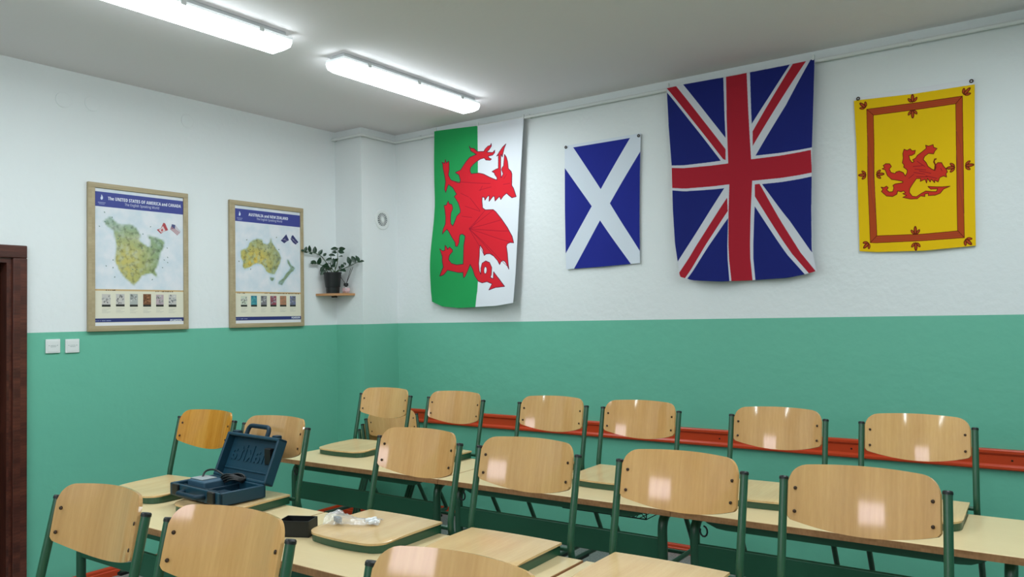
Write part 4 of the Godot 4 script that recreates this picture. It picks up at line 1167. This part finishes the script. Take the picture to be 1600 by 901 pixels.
func plant() -> void:
	var at: Vector3 = ([Vector3(0.100,1.970,0.535)])[0]
	var base := Vector3(at.x, 1.8115, at.z)
	var o := thing("potted_plant", "dark green leafy plant in a black pot on the corner shelf", "plant", base)
	var b := MB.new()
	b.lathe(Vector3.ZERO, [Vector2(0, 0.0), Vector2(0.053, 0.0), Vector2(0.056, 0.05), Vector2(0.06, 0.052), Vector2(0.071, 0.16), Vector2(0.074, 0.163), Vector2(0.074, 0.172), Vector2(0.069, 0.172), Vector2(0.065, 0.15), Vector2(0, 0.15)], 32)
	put("pot", b.mesh(), mat(rgb(15, 16, 18), 0.4), o)
	b = MB.new()
	b.lathe(Vector3.ZERO, [Vector2(0.0655, 0.151), Vector2(0.04, 0.157), Vector2(0, 0.158)], 20)
	put("soil", b.mesh(), mat(rgb(44, 34, 26), 0.95), o)
	var stems: Array = [[Vector3(0.093,1.983,0.543),Vector3(0.066,2.063,0.571),Vector3(0.036,2.120,0.603),Vector3(0.036,2.142,0.685),Vector3(0.036,2.148,0.784)],
	[Vector3(0.083,1.983,0.554),Vector3(0.060,2.021,0.582),Vector3(0.037,2.048,0.610),Vector3(0.036,2.067,0.691)],
	[Vector3(0.113,1.983,0.521),Vector3(0.133,2.054,0.516),Vector3(0.146,2.129,0.519),Vector3(0.156,2.185,0.527)],
	[Vector3(0.098,1.983,0.537),Vector3(0.097,2.040,0.551),Vector3(0.107,2.092,0.553),Vector3(0.106,2.133,0.567)],
	[Vector3(0.128,1.983,0.504),Vector3(0.151,2.014,0.465),Vector3(0.228,2.037,0.455),Vector3(0.307,2.059,0.458),Vector3(0.378,2.070,0.460)],
	[Vector3(0.120,1.983,0.512),Vector3(0.153,2.016,0.497),Vector3(0.183,2.061,0.483)],
	[Vector3(0.105,1.983,0.529),Vector3(0.114,2.032,0.521),Vector3(0.110,2.078,0.527)]]
	var leaves: Array = [[Vector4(0.039,2.166,0.761,0.030),Vector4(0.036,2.172,0.718,0.036),Vector4(0.037,2.166,0.664,0.038),Vector4(0.041,2.150,0.609,0.035),Vector4(0.044,2.133,0.566,0.027),Vector4(0.038,2.135,0.707,0.020),Vector4(0.037,2.142,0.757,0.021),Vector4(0.039,2.155,0.792,0.020)],
	[Vector4(0.048,2.075,0.629,0.043),Vector4(0.037,2.066,0.675,0.038),Vector4(0.044,2.014,0.597,0.035),Vector4(0.060,1.984,0.602,0.038),Vector4(0.058,2.037,0.580,0.030),Vector4(0.036,2.056,0.695,0.020)],
	[Vector4(0.144,2.173,0.554,0.038),Vector4(0.194,2.173,0.517,0.038),Vector4(0.184,2.150,0.518,0.038),Vector4(0.185,2.113,0.525,0.033),Vector4(0.140,2.147,0.550,0.030),Vector4(0.166,2.176,0.536,0.030)],
	[Vector4(0.121,2.125,0.560,0.039),Vector4(0.099,2.088,0.571,0.035),Vector4(0.118,2.056,0.578,0.038),Vector4(0.100,2.045,0.602,0.030),Vector4(0.103,2.023,0.590,0.030)],
	[Vector4(0.224,2.078,0.469,0.043),Vector4(0.272,2.085,0.465,0.044),Vector4(0.322,2.087,0.468,0.039),Vector4(0.361,2.063,0.467,0.039),Vector4(0.224,2.044,0.462,0.020)],
	[Vector4(0.178,2.034,0.500,0.035),Vector4(0.194,2.054,0.488,0.027),Vector4(0.194,1.999,0.500,0.033),Vector4(0.183,2.002,0.520,0.033),Vector4(0.171,2.022,0.523,0.027)],
	[Vector4(0.115,2.073,0.536,0.039),Vector4(0.112,2.039,0.539,0.033),Vector4(0.122,2.085,0.518,0.030),Vector4(0.073,2.014,0.549,0.033)]]
	var ml := mat(rgb(28, 58, 36), 0.35, 0.5)
	var ms := mat(rgb(62, 86, 48), 0.5)
	ml.backlight_enabled = true
	ml.backlight = rgb(18, 34, 14)
	var lm := leaf_mesh()
	for k in stems.size():
		var pts := []
		var foot := Vector3(0.012 * cos(k * 2.3), 0.15, 0.03 * sin(k * 1.7))
		pts.append(foot)
		for p: Vector3 in stems[k].slice(1): pts.append(p - base)
		var path := curve(pts)
		b = MB.new()
		b.tube(path, 0.0042, 8, 1.0, 0.5)
		var st := put("stem", b.mesh(), ms, o)
		for q: Vector4 in leaves[k]:
			var c := Vector3(q.x, q.y, q.z) - base
			var near := path[0]
			for p in path:
				if p.distance_to(c) < near.distance_to(c): near = p
			var dir := (c - near)
			if dir.length() < 0.012: dir = path[-1] - path[-3]
			dir = dir.normalized()
			var ln := q.w * 1.55
			var face := Vector3(0.74, 0.25, 0.67)
			face = (face - dir * face.dot(dir)).normalized().rotated(dir, rng.randf_range(-0.7, 0.7))
			var lf := put("leaf", lm, ml, st)
			lf.transform = Transform3D(Basis(dir.cross(face) * ln, dir * ln, face * ln), c - dir * ln * 0.5)


func tool_case() -> void:
	var o := thing("tool_case", "open dark blue plastic tool case with black cable, standing across two chair seats", "case", Vector3(1.821, 0.8045, 2.793), -0.067)
	var teal := mat(rgb(18, 60, 78), 0.42, 0.5)
	var deep := mat(rgb(12, 44, 60), 0.5, 0.4)
	var W := 0.43
	var D := 0.225
	var Hh := 0.058
	# tray with open top
	put("tray", boxes([[Vector3(0, 0.006, 0), Vector3(W - 0.01, 0.012, D - 0.01)], [Vector3(0, Hh / 2, D / 2 - 0.008), Vector3(W, Hh, 0.016)], [Vector3(0, Hh / 2, -D / 2 + 0.008), Vector3(W, Hh, 0.016)], [Vector3(W / 2 - 0.008, Hh / 2, 0), Vector3(0.016, Hh, D)], [Vector3(-W / 2 + 0.008, Hh / 2, 0), Vector3(0.016, Hh, D)]], 0.006), teal, o)
	put("tray_insert", boxes([[Vector3(-0.04, 0.028, 0.055), Vector3(0.3, 0.034, 0.012)], [Vector3(0.02, 0.028, -0.02), Vector3(0.012, 0.034, 0.19)], [Vector3(0.1, 0.022, 0.03), Vector3(0.14, 0.02, 0.1)]], 0.004), deep, o)
	var b := MB.new()
	b.tube(bent([Vector3(-0.085, 0.028, D / 2 - 0.004), Vector3(-0.08, 0.03, D / 2 + 0.038), Vector3(0.08, 0.03, D / 2 + 0.038), Vector3(0.085, 0.028, D / 2 - 0.004)], 0.025), 0.012, 10)
	put("grip", b.mesh(), deep, o)
	for s in [-1, 1]: put("latch", boxes([[Vector3(s * 0.15, 0.034, D / 2 + 0.005), Vector3(0.05, 0.05, 0.016)]], 0.005), M.black, o)
	# charger block, folded paper and cable in the tray
	put("charger", boxes([[Vector3(-0.1, 0.043, -0.005), Vector3(0.15, 0.05, 0.11)]], 0.01), mat(rgb(52, 84, 104), 0.5), o)
	put("leaflet", boxes([[Vector3(-0.115, 0.0705, 0.0), Vector3(0.1, 0.004, 0.075)]], 0.001), mat(rgb(150, 158, 160), 0.6), o)
	b = MB.new()
	for k in 4:
		var ring := PackedVector3Array()
		for i in 25:
			var a := TAU * i / 24.0
			ring.append(Vector3(0.015 + 0.052 * cos(a + k), 0.062 + 0.006 * k + 0.01 * sin(a * 2 + k * 1.3), -0.072 + 0.03 * sin(a + k * 0.6)))
		b.tube(ring, 0.0045, 8)
	b.tube(curve([Vector3(-0.04, 0.07, -0.07), Vector3(-0.1, 0.1, -0.05), Vector3(-0.15, 0.092, -0.03), Vector3(-0.13, 0.066, 0.0)]), 0.0045, 8)
	put("cable", b.mesh(), M.black, o)
	# lid leaning back on the hinge
	var hinge := Transform3D(Basis(Vector3.RIGHT, -0.4), Vector3(0, Hh, -D / 2 + 0.01))
	var LH := 0.215
	b = MB.new()
	b.box(hinge * Vector3(0, LH / 2, -0.046), Vector3(W - 0.01, LH - 0.01, 0.012), 0.005, hinge.basis)
	for s in [-1, 1]: b.box(hinge * Vector3(s * (W / 2 - 0.008), LH / 2, -0.024), Vector3(0.016, LH, 0.05), 0.006, hinge.basis)
	b.box(hinge * Vector3(0, 0.008, -0.024), Vector3(W, 0.016, 0.05), 0.006, hinge.basis)
	b.box(hinge * Vector3(0, LH - 0.008, -0.024), Vector3(W, 0.016, 0.05), 0.006, hinge.basis)
	b.box(hinge * Vector3(0, 0.05, -0.038), Vector3(W - 0.04, 0.008, 0.01), 0.003, hinge.basis)
	put("lid", b.mesh(), teal, o)
	b = MB.new()
	b.tube(bent([hinge * Vector3(-0.085, LH - 0.01, -0.022), hinge * Vector3(-0.085, LH + 0.045, -0.022), hinge * Vector3(0.085, LH + 0.045, -0.022), hinge * Vector3(0.085, LH - 0.01, -0.022)], 0.028), 0.011, 10)
	put("handle", b.mesh(), deep, o)
	for s in [-1, 1]: put("latch", boxes([[hinge * Vector3(s * 0.165, LH + 0.004, -0.02), Vector3(0.04, 0.02, 0.03)]], 0.005), deep, o)
	put("foam_block", boxes([[hinge * Vector3(0.145, 0.13, -0.028), Vector3(0.045, 0.075, 0.028)]], 0.004), M.black, o)
	var t := TextMesh.new()
	var f := SystemFont.new()
	f.font_names = PackedStringArray(["Droid Sans"])
	f.font_weight = 700
	f.font_italic = true
	t.font = f
	t.text = "makita"
	t.font_size = 48
	t.depth = 0.006
	t.pixel_size = 0.0021
	var word := put("embossed_word", t, teal, o)
	word.transform = hinge * Transform3D(Basis(Vector3.UP, PI), Vector3(-0.01, 0.125, -0.039))


func small_things() -> void:
	# corner shelf: a quarter disc in the angle between left wall and pillar
	var b := MB.new()
	var outl := PackedVector2Array([Vector2(0, 0)])
	for k in 17: outl.append(Vector2(cos(PI / 2 * k / 16.0), sin(PI / 2 * k / 16.0)) * 0.222)
	b.prism(outl, Vector3(0.001, 1.793, PIL.y + 0.001), Basis(Vector3.RIGHT, Vector3.BACK, Vector3.DOWN), -0.018, 0.0)
	var sh := thing("corner_shelf", "small wooden quarter-round shelf in the corner by the pillar", "shelf", Vector3.ZERO)
	put("board", b.mesh(), M.shelf, sh)
	put("wall_bracket", boxes([[Vector3(0.02, 1.787, PIL.y + 0.04), Vector3(0.02, 0.012, 0.05)], [Vector3(0.12, 1.787, PIL.y + 0.12), Vector3(0.012, 0.012, 0.02)]], 0.003), M.screw, sh)
	plant()
	# scent bottle with reeds
	var o := thing("reed_diffuser", "little scent bottle with pink label, black cap and dark reeds beside the plant pot", "diffuser", Vector3(0.184, 1.8115, 0.468))
	b = MB.new()
	b.box(Vector3(0, 0.026, 0), Vector3(0.048, 0.052, 0.048), 0.01)
	var gl := mat(Color(0.95, 0.9, 0.9, 0.25), 0.05)
	gl.transparency = BaseMaterial3D.TRANSPARENCY_ALPHA
	put("bottle", b.mesh(), gl, o)
	put("scent", boxes([[Vector3(0, 0.014, 0), Vector3(0.042, 0.022, 0.042)]], 0.006), mat(rgb(206, 150, 140), 0.2), o)
	put("label_paper", boxes([[Vector3(0, 0.03, 0.0245), Vector3(0.036, 0.026, 0.001)], [Vector3(0.0245, 0.03, 0), Vector3(0.001, 0.026, 0.036)]]), mat(rgb(214, 176, 178), 0.6), o)
	b = MB.new()
	b.lathe(Vector3(0, 0.052, 0), [Vector2(0.011, 0), Vector2(0.011, 0.008), Vector2(0.019, 0.009), Vector2(0.019, 0.03), Vector2(0.004, 0.031)], 20)
	put("cap", b.mesh(), M.black, o)
	for e in [Vector3(0.075, 0.21, -0.008), Vector3(0.066, 0.2, 0.008), Vector3(-0.03, 0.135, 0.03)]:
		b = MB.new()
		b.tube(PackedVector3Array([Vector3(0, 0.07, 0), e]), 0.0022, 6)
		put("reed", b.mesh(), mat(rgb(46, 38, 34), 0.8), o)
	# round vent on the pillar's side
	o = thing("wall_vent", "small round white ventilation grille on the pillar's side", "vent", Vector3(PIL.x, 2.431, 0.173))
	var side := Basis(Vector3.FORWARD, Vector3.RIGHT, Vector3.DOWN)
	side = Basis(Quaternion(Vector3.UP, Vector3.RIGHT))
	b = MB.new()
	b.lathe(Vector3.ZERO, [Vector2(0.086, 0.0), Vector2(0.086, 0.004), Vector2(0.08, 0.007), Vector2(0.06, 0.007), Vector2(0.056, 0.0025), Vector2(0, 0.0025)], 40, side)
	put("plate", b.mesh(), M.trim, o)
	b = MB.new()
	b.lathe(Vector3.ZERO, [Vector2(0.0555, 0.0027), Vector2(0, 0.0027)], 32, side)
	put("opening", b.mesh(), mat(rgb(112, 116, 118), 0.7), o)
	for k in 18:
		b = MB.new()
		var a := TAU * k / 18
		b.tube(curve([side * (Vector3(cos(a) * 0.014, 0.006, sin(a) * 0.014)), side * (Vector3(cos(a + 0.35) * 0.036, 0.0065, sin(a + 0.35) * 0.036)), side * (Vector3(cos(a + 0.5) * 0.057, 0.005, sin(a + 0.5) * 0.057))]), 0.0028, 6)
		put("blade", b.mesh(), M.trim, o)
	b = MB.new()
	b.lathe(Vector3.ZERO, [Vector2(0.015, 0.003), Vector2(0.015, 0.008), Vector2(0.012, 0.009), Vector2(0, 0.009)], 20, side)
	put("hub", b.mesh(), M.trim, o)
	# blank round covers high on the left wall
	var names := ["flat round blank cover high on the left wall, leftmost of three", "flat round blank cover high on the left wall, middle of three", "flat round blank cover high on the left wall, rightmost and apart"]
	var spots := [Vector3(0, 2.985, 2.611), Vector3(0, 2.998, 2.435), Vector3(0, 3.013, 1.772)]
	for i in 3:
		b = MB.new()
		b.lathe(spots[i], [Vector2(0.048, 0.0), Vector2(0.047, 0.004), Vector2(0.042, 0.0055), Vector2(0, 0.006)], 36, side)
		var c := put("blank_cover", b.mesh(), M.white)
		c.set_meta("label", names[i]); c.set_meta("category", "cover plate"); c.set_meta("group", "round covers under the ceiling")
	# two square plates beside the door
	for i in 2:
		o = thing("wall_switch", ["square white wall switch plate nearer the door frame", "square white wall switch plate below the map of North America, right of its twin"][i], "switch", Vector3(0.001, [1.471, 1.468][i], [2.675, 2.561][i]), 0.0, "white plates beside the door")
		put("plate", boxes([[Vector3(0.005, 0, 0), Vector3(0.01, 0.084, 0.084)]], 0.003), M.trim, o)
		put("rocker", boxes([[Vector3(0.011, 0, 0), Vector3(0.0025, 0.066, 0.066)]], 0.001), M.trim, o)
		b = MB.new()
		var ink := mat(rgb(150, 160, 158), 0.7)
		for s in [-1, 1]:
			b.box(Vector3(0.0126, 0.004, s * 0.024), Vector3(0.0006, 0.005, 0.004))
			b.box(Vector3(0.0126, 0.005 * s, 0), Vector3(0.0006, 0.0015, 0.03))
		b.box(Vector3(0.0126, 0, 0), Vector3(0.0006, 0.0015, 0.036))
		put("printed_mark", b.mesh(), ink, o)
	tool_case()
	# small black open box on the desk
	o = thing("small_box", "small black open box on the second-row desk behind the nearest chairs", "box", Vector3(2.527, DESK, 2.915), 0.45)
	var bw := 0.125
	var bd := 0.085
	var bh := 0.062
	put("base", boxes([[Vector3(0, 0.0015, 0), Vector3(bw, 0.003, bd)]]), M.black, o)
	for s in [-1, 1]:
		put("side", boxes([[Vector3(s * (bw / 2 - 0.0015), bh / 2, 0), Vector3(0.003, bh, bd)]]), M.black, o)
		put("side", boxes([[Vector3(0, bh / 2, s * (bd / 2 - 0.0015)), Vector3(bw - 0.006, bh, 0.003)]]), M.black, o)
	# crumpled clear bag with white bits
	o = thing("plastic_bag", "crumpled clear plastic bag with white fittings lying on a chair seat", "bag", Vector3(2.715, 0.8045, 2.80), 0.55)
	var film := mat(Color(0.92, 0.93, 0.94, 0.14), 0.15, 0.4)
	film.transparency = BaseMaterial3D.TRANSPARENCY_ALPHA
	var n := FastNoiseLite.new()
	n.seed = 8
	n.frequency = 7.0
	b = MB.new()
	var g := []
	for j in 15:
		var row := PackedVector3Array()
		for i in 25:
			var u := i / 24.0 - 0.5
			var v := j / 14.0 - 0.5
			var hump := 0.034 * exp(-pow((u + 0.3) * 4.0, 2.0)) * (1.0 - 4.0 * v * v * 0.8) + 0.012 * (1.0 - 4.0 * v * v)
			row.append(Vector3(u * 0.22, maxf(0.003, hump + 0.012 * n.get_noise_2d(u, v * 0.7)), -v * 0.09 * (1.0 + 0.3 * n.get_noise_2d(u, 3.0))))
		g.append(row)
	b.sheet(g, 0.0006)
	put("film", b.mesh(), film, o)
	var bits := MB.new()
	for k in 5:
		bits.box(Vector3(0.065 + 0.012 * (k % 3), 0.008 + 0.005 * (k % 2), -0.02 + 0.01 * k), Vector3(0.03, 0.012, 0.014), 0.003, Basis(Vector3.UP, k * 1.1))
	put("white_fitting", bits.mesh(), mat(rgb(232, 234, 236), 0.5), o)
	var grey := MB.new()
	for k in 3:
		grey.box(Vector3(-0.07 + 0.01 * k, 0.014, -0.012 + 0.014 * k), Vector3(0.022, 0.02, 0.012), 0.003, Basis(Vector3.UP, k * 0.7))
	put("grey_fitting", grey.mesh(), mat(rgb(128, 130, 134), 0.4, 0.5, 0.5), o)
